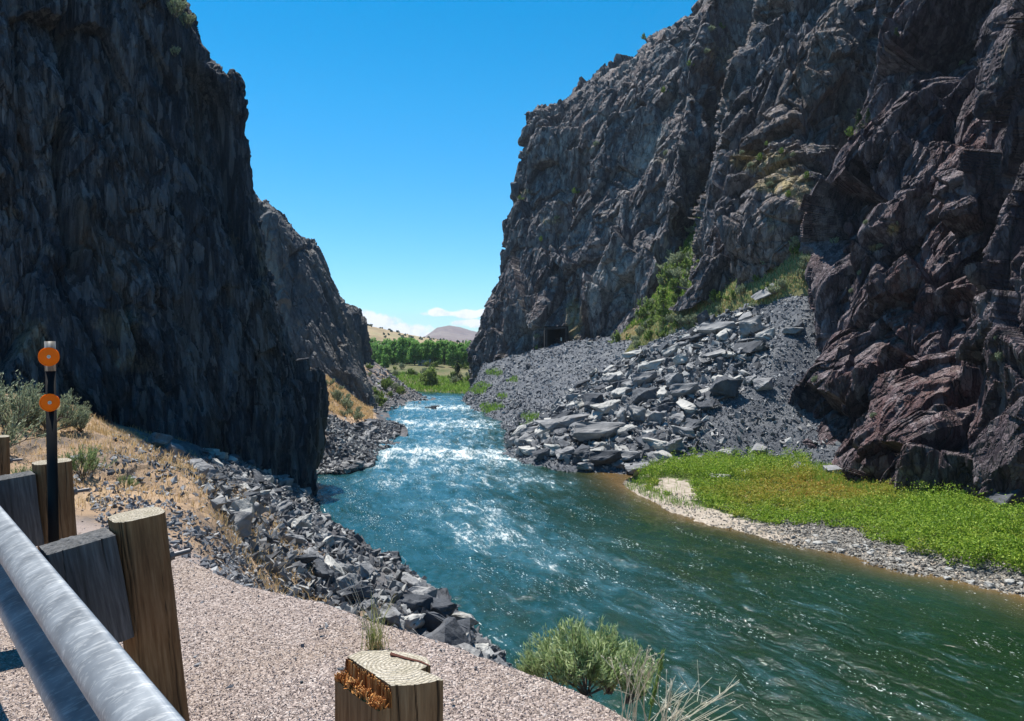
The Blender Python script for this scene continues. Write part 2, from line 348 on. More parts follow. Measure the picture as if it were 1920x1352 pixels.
# ================================================================ right far cliff (with the tunnel)
colsB = [pc((960, 690, 330), (950, 600, 335), (960, 480, 340), (975, 350, 345), (990, 250, 350), (1000, 230, 380)),
         pc((905, 684, 232), (930, 610, 233), (962, 480, 234), (985, 380, 236), (1000, 260, 238), (1020, 235, 270)),
         pc((872, 684, 200), (897, 600, 200), (932, 490, 201), (950, 392, 203), (982, 235, 206), (990, 214, 225)),
         pc((905, 690, 186), (930, 600, 188), (965, 470, 190), (985, 380, 192), (1003, 222, 199), (1010, 203, 225)),
         pc((980, 678, 174), (985, 580, 177), (1010, 450, 182), (1030, 340, 187), (1050, 200, 197), (1060, 178, 225)),
         pc((1035, 664, 167), (1050, 550, 170), (1065, 440, 175), (1080, 320, 181), (1098, 160, 192), (1112, 128, 220)),
         pc((1090, 655, 158), (1105, 540, 161), (1120, 420, 167), (1135, 290, 174), (1155, 138, 186), (1165, 112, 215)),
         pc((1150, 648, 152), (1155, 530, 155), (1170, 400, 161), (1190, 260, 169), (1210, 95, 182), (1225, 62, 210)),
         pc((1210, 610, 147), (1215, 490, 150), (1230, 360, 156), (1250, 210, 165), (1275, 45, 178), (1290, 5, 205)),
         pc((1290, 530, 148), (1280, 420, 152), (1290, 300, 158), (1310, 160, 166), (1335, 0, 178), (1350, -70, 205)),
         pc((1345, 450, 176), (1352, 350, 182), (1365, 240, 188), (1385, 100, 196), (1410, -60, 206), (1430, -150, 225)),
         pc((1420, 420, 188), (1440, 300, 192), (1460, 180, 196), (1490, 20, 202), (1520, -140, 212), (1540, -220, 230)),
         pc((1540, 420, 180), (1580, 280, 184), (1620, 140, 190), (1660, -20, 196), (1700, -180, 206), (1720, -260, 225))]
for c_ in colsB: c_.insert(0, c_[0] * (1, 1, 0) + (0, 0, c_[0][2] - 7))
GB = loft(colsB, 820, 660, wu=[.3, .5, .8, 1, 1, 1, 1, 1, 1, 1, .8, .4], wv=[.3, 1, 1.1, 1, 1.3, .35]); NB = toward_cam(GB, gnormals(GB))
GB2 = rock_disp(GB, NB, frame((-.1, -.35, 1), (.9, .3, .35)), [(34, 15, 15, 1.6, 2.2), (16, 7, 7, 1.0, 2.6), (8, 3.2, 3.2, .34, 2.4), (3.4, 1.3, 1.3, .12, 2.2), (1.4, .6, .6, .06, 1.8)], seed=23, fine=.05, ribs=[((.85, -.4, -.30), 11, 2.6), ((.85, -.4, -.35), 4.2, .6)])
# the dark recess where the railway tunnel enters
GB2 = GB2 - NB * 1.8; uB, vB, dB = proj(GB)
rec = np.exp(-((uB - 1052) / 22.0) ** 2) * sstep(470, 560, vB) * (dB < 180)
GB2 = GB2 - NB * (3.0 * rec)[..., None]
# remove faces inside the tunnel bore
fB = grid_faces(GB2.shape[0], GB2.shape[1]); cB = GB2.reshape(-1, 3)[fB].mean(1); u_, v_, d_ = proj(cB)
TP = P(1040, 655, 168.5)                         # middle of the portal's sill
fB = fB[~((abs(cB[:, 0] - TP[0] - .3) < 2.2) & (cB[:, 2] > TP[2] - 1) & (cB[:, 2] < TP[2] + 5.0) & (cB[:, 1] < TP[1] + 22) & (cB[:, 1] > TP[1] - 8))]
o = mesh_np('far_right_cliff', GB2.reshape(-1, 3), fB, M_B, attrs={'patch': blobs(GB2, [(1075, 600, 18, 45, 1.1), (1030, 415, 30, 10, .6), (1060, 380, 40, 20, .4), (1240, 300, 50, 14, .5), (1350, 110, 50, 60, .5), (985, 360, 14, 8, .7), (1190, 570, 30, 20, .5), (1110, 280, 20, 14, .5)]), 'pale': blobs(GB2, [(1160, 520, 60, 70, .8), (1230, 250, 60, 30, .6, -45), (1200, 310, 60, 25, .6, -40), (1020, 250, 20, 20, .4), (1000, 610, 40, 20, .7), (985, 640, 40, 14, .6), (1110, 560, 14, 50, .5)])}); tag(o, 'tall brown grey cliff across the river with the tunnel at its foot', 'cliff', kind='structure')

# ================================================================ right middle cliff
colsC = [pc((1330, 520, 175), (1345, 430, 176), (1370, 330, 178), (1395, 210, 182), (1440, 60, 190), (1480, -90, 200)),
         pc((1305, 560, 128), (1330, 440, 132), (1352, 330, 136), (1378, 210, 141), (1430, 60, 147), (1470, -90, 160)),
         pc((1298, 590, 114), (1316, 480, 117), (1350, 350, 121), (1368, 225, 126), (1415, 90, 132), (1462, -60, 142)),
         pc((1350, 566, 108), (1370, 460, 110), (1395, 350, 116), (1420, 220, 121), (1465, 70, 127), (1510, -80, 138)),
         pc((1420, 545, 103), (1425, 430, 105), (1445, 330, 112), (1475, 210, 117), (1515, 60, 123), (1560, -80, 134)),
         pc((1500, 505, 99), (1500, 400, 102), (1512, 310, 109), (1545, 190, 115), (1585, 40, 122), (1625, -90, 132)),
         pc((1560, 480, 106), (1575, 380, 110), (1600, 280, 116), (1635, 160, 122), (1675, 20, 128), (1715, -120, 138)),
         pc((1680, 440, 112), (1690, 340, 116), (1710, 240, 122), (1740, 120, 128), (1780, -20, 134), (1820, -160, 144))]
GC = loft(colsC, 520, 560, wu=[.3, .5, 1, 1, 1, 1, .5]); NC = toward_cam(GC, gnormals(GC))
GC2 = rock_disp(GC, NC, frame((-.05, -.45, 1), (.9, .3, .2)), [(26, 11, 11, 1.6, 2.4), (12, 5, 5, .8, 2.8), (6, 2.2, 2.2, .26, 2.5), (2.4, .9, .9, .09, 2.2), (1., .4, .4, .045, 1.8)], seed=37, fine=.05, ribs=[((.7, -.6, -.42), 8.5, 2.4), ((.7, -.6, -.45), 3.4, .5)])
uC, vC, dC = proj(GC); wC = sstep(1370, 1400, uC) * (1 - sstep(1540, 1570, uC))
GC2 = GC2 + (NC + np.array([0, 0, .1])) * (wC * (2.6 * sstep(285, 330, vC + .25 * (uC - 1450)) + 1.6 * sstep(360, 385, vC)) * (1 - sstep(430, 560, vC)))[..., None]
structure('middle_right_cliff', GC2, M_C, 'rugged brown cliff with grassy ledges above the rockfall', 'cliff', attrs={'patch': blobs(GC2, [(1440, 305, 60, 24, 1.1), (1490, 350, 50, 20, 1.1), (1520, 385, 30, 18, 1.), (1450, 420, 50, 25, .5), (1390, 300, 25, 14, .7), (1440, 350, 50, 12, .6)]), 'pale': blobs(GC2, [(1440, 270, 30, 10, .5), (1400, 400, 40, 20, .4), (1390, 520, 30, 20, .4)])})

# ================================================================ right near cliff
def Dcol(fx, fy, fz, lx, ly, hs=(0, 6, 14, 23, 30, 37, 46, 56, 66)):
    f = np.array([fx, fy, fz]); r = [f + (0, 0, -3)]
    for h in hs:
        t = h / 66.0; r.append(f + np.array([lx * t ** .95, ly * t, h]))
    return r
colsD = [pc((1640, 900, 100), (1650, 868, 101), (1650, 780, 102), (1650, 640, 104), (1640, 500, 108), (1650, 400, 110), (1670, 280, 112), (1710, 160, 115), (1750, 20, 118), (1790, -120, 125)),
         pc((1530, 895, 80), (1525, 866, 80), (1550, 780, 83), (1585, 640, 88), (1600, 500, 93), (1625, 400, 97), (1655, 280, 101), (1695, 160, 105), (1735, 20, 109), (1775, -120, 115)),
         pc((1492, 890, 73.5), (1492, 866, 74), (1520, 780, 76), (1560, 640, 80), (1566, 500, 86), (1594, 400, 90), (1626, 280, 94), (1668, 160, 99), (1705, 20, 104), (1745, -120, 110)),
         pc((1566, 905, 70), (1566, 878, 70), (1583, 780, 72.5), (1612, 640, 76.5), (1625, 500, 82), (1652, 400, 85), (1682, 270, 89), (1720, 140, 93), (1745, 5, 98), (1785, -130, 104)),
         pc((1640, 920, 65.5), (1640, 892, 66), (1652, 780, 68.5), (1680, 640, 72), (1695, 500, 76.5), (1718, 385, 79.5), (1745, 262, 83), (1785, 130, 87), (1822, -10, 91), (1858, -140, 97)),
         pc((1750, 945, 58), (1750, 922, 58.5), (1762, 800, 61), (1788, 660, 64.5), (1805, 515, 69), (1828, 390, 72), (1855, 255, 75.5), (1890, 110, 79), (1925, -30, 83), (1960, -160, 88)),
         pc((1850, 980, 52.5), (1850, 955, 53), (1862, 820, 56), (1885, 670, 59.5), (1905, 520, 63.5), (1930, 390, 66), (1958, 250, 69), (1990, 100, 72.5), (2020, -40, 76), (2055, -180, 81)),
         Dcol(32.5, 45, 1.0, 12, 8), Dcol(34, 36, 1.0, 12, 8), Dcol(35.5, 24, 1.0, 12, 7), Dcol(37, 8, 1.0, 12, 6), Dcol(40, -16, 1.0, 12, 6)]
GD = loft(colsD, 900, 760, wu=[.3, .4, 1, 1, 1.1, 1.1, 1, .7, .4, .3, .2], wv=[.25, 1, 1.2, 1.2, 1, 1.1, 1.1, 1, .7]); ND = toward_cam(GD, gnormals(GD), np.array([0, 40., 20.]))
GD2 = rock_disp(GD, ND, frame((.1, -.55, .85), (.2, .8, .5)), [(26, 12, 10, 2.3, 2.6), (12, 5.5, 4.6, 1.0, 3.), (6, 2.4, 2.0, .26, 2.6), (2.6, .95, .8, .085, 2.3), (1.0, .4, .32, .04, 1.8)], seed=41, fine=.04, ribs=[((0, -.87, -.5), 9.5, 3.2), ((0, -.87, -.55), 3.3, .55)])
uD, vD, dD = proj(GD); fD = (.5 + .5 * sstep(1500, 1700, uD))[..., None]; GD2 = GD + (GD2 - GD) * fD + ND * .9
structure('near_right_cliff', GD2, M_D, 'massive purple brown cliff towering over the green gravel bar', 'cliff', attrs={'patch': blobs(GD2, [(1675, 430, 14, 14, 1.), (1640, 465, 14, 10, .8), (1780, 105, 45, 8, .8, -20), (1660, 90, 30, 8, .5), (1870, 670, 16, 10, .8), (1850, 210, 40, 10, .4), (1900, 90, 60, 20, .4, -30), (1540, 860, 50, 8, .5)]), 'pale': blobs(GD2, [(1700, 160, 14, 40, .6, 30), (1600, 350, 12, 40, .6, 30), (1870, 150, 60, 25, .5, -35), (1690, 640, 30, 20, .5), (1720, 900, 60, 25, .5), (1620, 880, 70, 14, .5), (1560, 70, 40, 40, .4), (1500, 200, 40, 60, .3)])})
# ================================================================ ground materials
def soil_mat(name, a, b, c, sc=1.0, bump=.5, dist=.08):
    m = NT(name); v = m.coord('Object')
    f = m.math('ADD', m.math('MULTIPLY', m.noise(v, .25 * sc, 5, .6), .5), m.math('MULTIPLY', m.noise(v, 3 * sc, 6, .65), .5))
    col = m.ramp(f, [(.38, a), (.5, b), (.62, c)])
    m.bsdf(col, .95, m.bump(m.noise(v, 5 * sc, 8, .7), bump, dist), spec=.2); return m.m
M_talus = soil_mat('talus_ground', (.07, .078, .095), (.13, .14, .16), (.21, .215, .225), 1.2, 1., .2)
M_sand = soil_mat('bar_sand', (.30, .25, .19), (.40, .35, .28), (.5, .45, .37), 1.0)
M_bank = soil_mat('bank_soil', (.13, .11, .095), (.30, .21, .13), (.42, .29, .17), 1.6)
M_ramp = soil_mat('ramp_soil', (.10, .12, .035), (.32, .24, .12), (.16, .18, .06), 1.0)
M_plain = soil_mat('valley_soil', (.06, .09, .03), (.12, .12, .06), (.20, .17, .10), .3)
M_bed = soil_mat('riverbed', (.05, .05, .04), (.10, .09, .06), (.15, .13, .09), .6)

# ================================================================ talus slope under the right cliffs
def talus_col(bot, top, k=.12):
    b = np.array(bot, float); t = np.array(top, float); r = [b + (b - t) * .15 + (0, 0, -1.0), b]
    for f in (.25, .5, .75): r.append(b * (1 - f) + t * f + np.array([0, 0, -k * (t[2] - b[2]) * math.sin(math.pi * f) * .6]))
    r.append(t); r.append(t + (t - b) * .15 + (0, 0, -.2))
    return r
colsT = [talus_col((8, 270, 1.5), (30, 255, 9)), talus_col((-6, 225, 0), (9, 218, 8)), talus_col(PZ(870, 745), P(905, 690, 186)), talus_col(PZ(888, 768), P(985, 672, 168)),
         talus_col(PZ(935, 790), P(1045, 656, 161)), talus_col(PZ(952, 832), P(1190, 640, 140)), talus_col(PZ(960, 862), P(1285, 605, 118)),
         talus_col(PZ(1060, 882), P(1380, 570, 106)), talus_col(PZ(1180, 890), P(1450, 535, 101)), talus_col(P(1320, 872, 72.5), P(1530, 505, 95)), talus_col(P(1480, 872, 72), P(1640, 500, 93)),
         talus_col((33, 66, .5), (50, 78, 16))]
GT = loft(colsT, 560, 420, wu=[.2, .5, 1, 1, 1, 1, 1, 1, 1, 1, .3], wv=[.3, 1, 1, 1, 1, .3])
nT = gnormals(GT); nT *= np.sign(nT[..., 2:3])
pT = GT.reshape(-1, 3)
uT, vT, dT = proj(GT)
hT = (.35 * fbm(pT / 5, 3, 5) + .10 * facet(pT / 2.2, 6)[0] + .06 * fbm(pT / .6, 3, 7)).reshape(GT.shape[:2])
GT2 = GT + np.array([0, 0, 1.]) * hT[..., None]
structure('talus_slope', GT2, M_talus, 'grey scree slope falling from the cliffs to the river', 'scree slope')

# vegetated ramp and gully between the cliffs
colsR = [pc((1110, 680, 156), (1150, 640, 151), (1185, 605, 147), (1235, 540, 146), (1288, 450, 156), (1325, 375, 172)),
         pc((1180, 668, 140), (1215, 622, 139), (1262, 565, 138), (1302, 490, 142), (1335, 425, 152), (1348, 365, 170)),
         pc((1240, 655, 125), (1278, 600, 126), (1315, 560, 128), (1350, 480, 134), (1372, 410, 146), (1372, 355, 168))]
GR = loft(colsR, 160, 200)
GR = GR + np.array([0, 0, 1.]) * (.5 * fbm(GR.reshape(-1, 3) / 4, 4, 8)).reshape(GR.shape[:2])[..., None]
structure('gully_slope', GR, M_ramp, 'tan and green slope climbing into the gully between the cliffs', 'slope')
colsR2 = [[P(1180, 640, 134), P(1210, 612, 137), P(1240, 600, 140)], [P(1260, 625, 118), P(1290, 590, 121), P(1310, 570, 126)], [P(1350, 600, 106), P(1372, 560, 109), P(1385, 535, 114)],
          [P(1430, 562, 99), P(1445, 525, 102), P(1450, 500, 108)], [P(1510, 520, 94), P(1515, 480, 97), P(1520, 440, 103)], [P(1570, 500, 92), P(1570, 440, 96), P(1570, 400, 102)]]
colsR2 = [[c[0] + (-1.5, -1.5, -5.5)] + [q + ((0, 0, -3.5) if k_ == 0 else (0, 0, 0)) for q in c] for k_, c in enumerate(colsR2)]
GR2 = loft(colsR2, 240, 90)
GR2 = GR2 + np.array([0, 0, 1.]) * (2.3 + .4 * fbm(GR2.reshape(-1, 3) / 3, 4, 9)).reshape(GR2.shape[:2])[..., None]
M_ramp2 = soil_mat('ledge_soil', (.10, .12, .045), (.27, .235, .11), (.17, .20, .07), 2.2)
structure('ramp_slope', GR2, M_ramp2, 'grassy ramp rising along the foot of the middle cliff', 'slope')

# ================================================================ gravel bar on the right
wl = [(1168, 908), (1185, 922), (1235, 950), (1300, 975), (1400, 1003), (1540, 1030), (1700, 1074), (1810, 1096), (1930, 1122)]
bk = [(1185, 895), (1215, 885), (1262, 878), (1340, 872), (1480, 878), (1640, 898), (1740, 925), (1850, 962), (1960, 1010)]
colsG = []
for (a, b), (c, d) in zip(wl, bk):
    p = PZ(a, b); q = PZ(c, d, .9); dv = (q - p) * np.array([1, 1, 0])
    colsG.append([p - dv * .15 + (0, 0, -.7), p, p + dv * .12 + (0, 0, .28), p + dv * .3 + (0, 0, .5), p + dv * .65 + (0, 0, .8), q, q + dv * .2 + (0, 0, .5)])
for y, x0 in ((31, 26.5), (22, 28.5), (8, 31), (-16, 34)):
    colsG.append([np.array([x0 - 2, y, -.7]), np.array([x0, y, 0]), np.array([x0 + 1, y, .28]), np.array([x0 + 2.5, y, .5]), np.array([x0 + 4.5, y, .8]), np.array([x0 + 7, y, .9]), np.array([x0 + 9, y, 1.2])])
GG = loft(colsG, 360, 150)
GG2 = GG + np.array([0, 0, 1.]) * (.10 * fbm(GG.reshape(-1, 3) / 1.6, 4, 12)).reshape(GG.shape[:2])[..., None]


uG, vG, dG = proj(GG2)
vegpoly = [(1200, 905), (1215, 885), (1262, 872), (1480, 870), (1660, 895), (1780, 930), (1870, 965), (1960, 1000), (2150, 1060), (2200, 1180), (1960, 1085), (1860, 1072), (1800, 1062), (1700, 1030), (1640, 1012), (1560, 985), (1480, 985), (1400, 975), (1320, 955), (1300, 930), (1290, 900), (1245, 895), (1235, 925), (1215, 920)]
def inpoly(u, v, poly):
    r = np.zeros(np.shape(u), bool); n = len(poly)
    for k in range(n):
        (x1, y1), (x2, y2) = poly[k], poly[(k + 1) % n]
        if y1 == y2: continue
        c = ((y1 > v) != (y2 > v)) & (u < (x2 - x1) * (v - y1) / (y2 - y1) + x1); r ^= c
    return r
_w1 = fbm(GG2.reshape(-1, 3) / 1.3, 3, 91).reshape(uG.shape); _w2 = fbm(GG2.reshape(-1, 3) / 1.3, 3, 92).reshape(uG.shape); iv = inpoly(uG + 22 * _w1, vG + 9 * _w2, vegpoly) * 1.0
m = NT('bar_ground'); v = m.coord('Object'); f = m.noise(v, 2.0, 6, .65)
so_ = m.n('ShaderNodeAttribute', attribute_name='soil').outputs['Fac']
m.bsdf(m.mix(m.mr(m.math('ADD', so_, m.math('MULTIPLY', m.math('SUBTRACT', m.noise(v, 1.2, 4), .5), 2.2)), .2, .8), m.ramp(f, [(.35, (.24, .20, .16)), (.65, (.46, .40, .34))]), m.ramp(f, [(.35, (.05, .08, .02)), (.65, (.12, .15, .045))])), .95, m.bump(m.noise(v, 8, 6, .7), .6, .05), spec=.2)
structure('gravel_bar', GG2, m.m, 'low sandy gravel bar along the right bank', 'gravel bar', attrs={'soil': iv})

# ================================================================ left bank (shoulder edge to the waterline)
EDGE = np.array([(6.5, -14, 10.6), (4, -6, 10.6), (1.7, 1.0, 10.6), (.44, 2.87, 10.6), (.05, 3.3, 10.6), (-.26, 3.55, 10.6), (-.72, 3.95, 10.58), (-1.15, 4.35, 10.56), (-1.75, 4.75, 10.55), (-2.4, 5.3, 10.58), (-3.3, 5.8, 10.6), (-4.4, 6.5, 10.6), (-7.5, 8.5, 10.65), (-20, 14, 10.7)], float)
MIDS = [(14, -10, 4), (11, -1, 4.6), (6.5, 7, 5.2), (3.6, 10.5, 5.4), (2.2, 11.5, 5.4), (.9, 12.5, 5.5), (-1.4, 14, 5.6), (-3.6, 16.5, 6.2), (-5.9, 19, 6.9), (-9.6, 25, 7.4), (-15, 33, 6.9), (-20, 38, 7.9), (-25, 41, 9.0), (-31, 40, 9.8)]
WATS = [(30, -16, 0), (22, -6, 0), (13, 7, 0), (8, 14, 0), (5, 18.5, 0), (2.4, 22.5, 0), PZ(920, 1237), PZ(775, 1100), PZ(700, 1052), PZ(645, 1010), PZ(602, 958), PZ(585, 930), PZ(560, 920), PZ(500, 920)]
colsK = []
for i, (e, m_, wt_) in enumerate(zip(EDGE, MIDS, WATS)):
    m_ = np.array(m_, float); wt_ = np.array(wt_, float); n = m_ - e
    k_ = max(0, min(1, (9 - i) / 2)); q = e + n * np.array([.27, .27, 0]) + (0, 0, n[2] * (.58 * k_ + .12 * (1 - k_)))
    L_ = np.linalg.norm(n[:2]); p1 = e * .55 + q * .45 + (0, 0, -.1 * k_)
    mid2 = (m_ + wt_) / 2 + (0, 0, (.15 if i < 9 else .04) * m_[2])
    colsK.append([e + (0, 0, -.02), p1, q, m_, mid2, wt_, wt_ + (wt_ - m_) * np.array([.12, .12, 0]) + (0, 0, -1.2)])
GK = loft(colsK, 520, 420, wu=[.2, .3, .5, .5, .5, .7, 1, 1, 1, 1, 1, .8, .4], wv=[.3, .8, 1.2, 1.6, 1.6, .3])
pK = GK.reshape(-1, 3); uK, vK, dK = proj(GK)
distE = np.linalg.norm(GK[:, :1, :2] - GK[..., :2], axis=-1)
hK = (.30 * fbm(pK / 4, 3, 15) + .04 * facet(pK / 1.8, 16)[0] + .08 * fbm(pK / .8, 3, 17) + .03 * fbm(pK / .2, 3, 18)).reshape(GK.shape[:2]) * sstep(.2, 4, distE)
GK2 = GK + np.array([0, 0, 1.]) * hK[..., None]
rk = sstep(.42, .60, np.linspace(0, 1, GK.shape[1]))[None, :] + 0 * dK
gvl = 1 - sstep(.2, .9, distE)
m = NT('bank_ground'); v = m.coord('Object')
f = m.math('ADD', m.math('MULTIPLY', m.noise(v, .35, 5, .6), .5), m.math('MULTIPLY', m.noise(v, 3, 6, .65), .5))
dry = m.ramp(f, [(.38, (.15, .125, .11)), (.5, (.34, .235, .155)), (.62, (.47, .335, .22))]); gr = m.ramp(f, [(.4, (.07, .07, .08)), (.6, (.16, .155, .16))])
at = m.n('ShaderNodeAttribute', attribute_name='rocky').outputs['Fac']
m.bsdf(m.mix(m.mr(m.math('ADD', at, m.math('MULTIPLY', m.math('SUBTRACT', m.noise(v, .5, 4, .6), .5), 1.6)), .35, .6), m.mix(m.n('ShaderNodeAttribute', attribute_name='gravelly').outputs['Fac'], dry, (.34, .28, .26)), gr), .95, m.bump(m.noise(v, 6, 8, .7), .8, .08), spec=.2)
structure('river_bank', GK2, m.m, 'rocky left bank falling from the road shoulder to the water', 'river bank', attrs={'rocky': rk, 'gravelly': gvl})

# road shoulder
E2 = resample(EDGE[:, None, :], np.linspace(0, len(EDGE) - 1, 260), 0)[:, 0]
ts = np.linspace(0, 1, 200) ** 1.8
far = E2 + np.array([-40, -16, 0]); far[:, 2] = 10.6
GS = E2[:, None] * (1 - ts)[None, :, None] + far[:, None] * ts[None, :, None]
GS[..., 2] = np.where(ts[None] > .01, GS[..., 2] * (1 - sstep(0, .3, ts))[None] + 10.6 * sstep(0, .3, ts)[None], GS[..., 2])
GS[..., 2] += (.012 * fbm(GS.reshape(-1, 3) / .5, 3, 20) + .006 * fbm(GS.reshape(-1, 3) / .08, 2, 21)).reshape(GS.shape[:2])
m = NT('gravel_ground'); v = m.coord('Object')
vc = m.n('ShaderNodeTexVoronoi', {'Vector': v, 'Scale': 75.0}, feature='F1'); vd = m.voro(v, 75, 'DISTANCE_TO_EDGE')
sx = m.n('ShaderNodeSeparateColor', {'Color': vc.outputs['Color']}).outputs[0]
col = m.ramp(sx, [(0, (.22, .175, .16)), (.35, (.36, .29, .26)), (.7, (.45, .37, .34)), (1, (.55, .48, .45))])
col = m.mix(m.mr(vd, 0, .08, .85, 0), col, (.07, .055, .05)); col = m.mix(m.mr(m.noise(v, 1.2, 4), .45, .7, 0, .35), col, (.30, .22, .15))
hh = m.math('SUBTRACT', 1.0, vc.outputs['Distance'])
m.bsdf(col, .9, m.bump(hh, 1.0, .012), spec=.3)
structure('gravel_shoulder', GS, m.m, 'pinkish crushed gravel road shoulder beside the guardrail', 'road shoulder')

# ================================================================ far left bank with tan slope
colsM = [[P(470, 900, 75) * (1, 1, 0) + (0, 0, -1), PZ(540, 905), P(500, 800, 84), P(500, 740, 105), P(470, 690, 125)],
         [PZ(600, 890), PZ(590, 876), P(580, 800, 82), P(572, 730, 100), P(560, 680, 122)],
         [PZ(690, 878), PZ(680, 868), P(610, 800, 84), P(590, 735, 102), P(560, 682, 125)],
         [PZ(712, 850), PZ(700, 845), P(650, 800, 96), P(610, 740, 110), P(580, 690, 128)],
         [PZ(765, 815), PZ(750, 808), P(690, 785, 112), P(650, 752, 121), P(605, 700, 131)],
         [PZ(740, 790), PZ(725, 787), P(700, 775, 127), P(680, 762, 132), P(650, 735, 137)],
         [PZ(728, 775), PZ(708, 773), P(700, 765, 142), P(692, 755, 144), P(680, 742, 150)],
         [PZ(745, 766), PZ(730, 764), P(715, 745, 158), P(700, 720, 165), P(680, 690, 175)],
         [PZ(810, 752), PZ(798, 747), P(765, 730, 183), P(730, 705, 188), P(690, 680, 195)],
         [PZ(790, 745), PZ(760, 741), P(740, 725, 205), P(715, 700, 212), P(690, 682, 218)],
         [(-60, 240, -1), (-50, 240, 0), (-46, 240, 3), (-60, 240, 6), (-80, 240, 9)]]
GM = loft(colsM, 340, 200); pM = GM.reshape(-1, 3); uM, vM, dM = proj(GM)
GM2 = GM + np.array([0, 0, 1.]) * (.35 * fbm(pM / 4, 3, 25) + .15 * fbm(pM / 1.2, 3, 26)).reshape(GM.shape[:2])[..., None]
rkm = 1 - sstep(.36, .52, np.linspace(0, 1, GM.shape[1]))[None, :] + 0 * dM; rkm = np.maximum(rkm, sstep(140, 146, dM) * .6)
structure('far_left_bank', GM2, bpy.data.materials['bank_ground'], 'tan grassy slope and rocky point on the far left bank', 'river bank', attrs={'rocky': rkm})

# ================================================================ river bed, valley floor, hills
G = np.array([[(x, y, -2.5) for y in (-60, 60, 190)] for x in (-120, 0, 120)], float)
structure('river_bed', G, M_bed, 'dark river bed under the water', 'river bed')
ys = np.concatenate([np.linspace(196, 420, 90), np.geomspace(425, 12000, 60)]); xs_ = np.linspace(-1, 1, 160)
GV = np.zeros((160, len(ys), 3)); GV[..., 1] = ys[None]; GV[..., 0] = xs_[:, None] * (60 + ys[None] * 1.1)
pV = GV.reshape(-1, 3)
hv = (fbm(pV * (1, 1, 0) / 30, 3, 30) * .7).reshape(GV.shape[:2])
GV[..., 2] = .35 + 3.6 * sstep(215, 290, GV[..., 1]) + hv * sstep(210, 240, GV[..., 1]) + 1.2 * sstep(215, 240, GV[..., 1]) * sstep(.1, .6, np.abs(GV[..., 0] + 14) / 40) - 3.2 * np.exp(-((GV[..., 0] + 16 - (GV[..., 1] - 188) * -1.2) / 9) ** 2) * (GV[..., 1] < 230)
structure('valley_floor', GV, M_plain, 'green brown valley floor beyond the canyon mouth', 'valley floor', smooth=True)
m = NT('hill_soil'); v = m.coord('Object')
f = m.noise(v, .02, 6, .6); vd = m.voro(v, .16, 'F1')
col = m.ramp(f, [(.4, (.22, .17, .10)), (.55, (.34, .26, .16)), (.65, (.28, .24, .14))])
m.bsdf(col, .95, m.bump(m.noise(v, .08, 6), .6, 3), spec=.1); M_hill = m.m
def ridge(name, pts, d0, depth, label, mat, amp, ln, rows=60):
    """hill with a skyline through pts (u, v) at distance d0, sloping back and forward"""
    us = np.array([p[0] for p in pts], float); vv = np.array([p[1] for p in pts], float)
    U = np.linspace(us[0], us[-1], 320); V_ = np.interp(U, us, vv); top = np.array([P(a, b, d0) for a, b in zip(U, V_)])
    G = np.zeros((320, rows, 3)); t = np.linspace(-1, 1, rows)
    for j, s in enumerate(t):
        G[:, j] = top * (1, 1, 0) + (0, s * depth, 0); z = (1 - sstep(0, 1, abs(s)) ** .8)
        G[:, j, 2] = 2 + (top[:, 2] - 2) * z
    n = fbm(G.reshape(-1, 3) * (1, 1, 0) / ln, 5, len(name)).reshape(G.shape[:2])
    G[..., 2] += amp * n * np.minimum(1, (G[..., 2] / top[:, 2:3]) + .1)
    return structure(name, G, mat, label, 'hill', smooth=True), G
_, GH = ridge('hill', [(-1500, 560), (-400, 600), (300, 590), (600, 598), (690, 612), (760, 626), (850, 640), (960, 652), (1100, 640), (1500, 600), (2600, 560)], 700, 330, 'tan hillside dotted with dark shrubs beyond the trees', M_hill, 2.0, 60)
_, GH2 = ridge('low_hill', [(-600, 600), (200, 610), (660, 632), (720, 640), (800, 654), (900, 660), (1200, 640), (1900, 600)], 520, 160, 'low tan rise in front of the dotted hillside', M_hill, 1.2, 40)
M_mesa = soil_mat('mesa_soil', (.12, .085, .07), (.20, .13, .10), (.26, .20, .15), .01, 1, 6)
ridge('mesa', [(-2500, 640), (600, 650), (770, 645), (800, 634), (822, 618), (842, 615), (868, 619), (884, 623), (930, 628), (1100, 622), (1500, 640), (4000, 640)], 4200, 1300, 'distant bluish flat topped mesa on the skyline', M_mesa, 14, 300)

# ================================================================ water
CL = np.array([(-60, 260), (-34, 205), (-17, 186), (-12, 150), (-9.5, 120), (-8, 95), (-5, 75), (-1, 60), (3.5, 47), (9, 35), (16, 20), (22, 5), (30, -25), (40, -60)], float)
NYW, NXW = 760, 420
yw = np.concatenate([np.linspace(-60, 16, 40), np.geomspace(17, 262, NYW - 40)]); tw = np.linspace(0, 1, NXW)
xl = np.interp(yw, [-60, 0, 16, 30, 62, 120, 190, 262], [5, 3, -3, -9, -26, -34, -40, -90]); xr = np.interp(yw, [-60, 0, 30, 60, 75, 95, 190, 262], [60, 45, 34, 26, 22, 12, 4, 10])
GW = np.zeros((NXW, NYW, 3)); GW[..., 1] = yw[None]; GW[..., 0] = xl[None] * (1 - tw[:, None]) + xr[None] * tw[:, None]
q = GW[..., :2].reshape(-1, 2); bd = np.full(len(q), 1e9); S = np.zeros(len(q)); T = np.zeros(len(q)); acc = 0
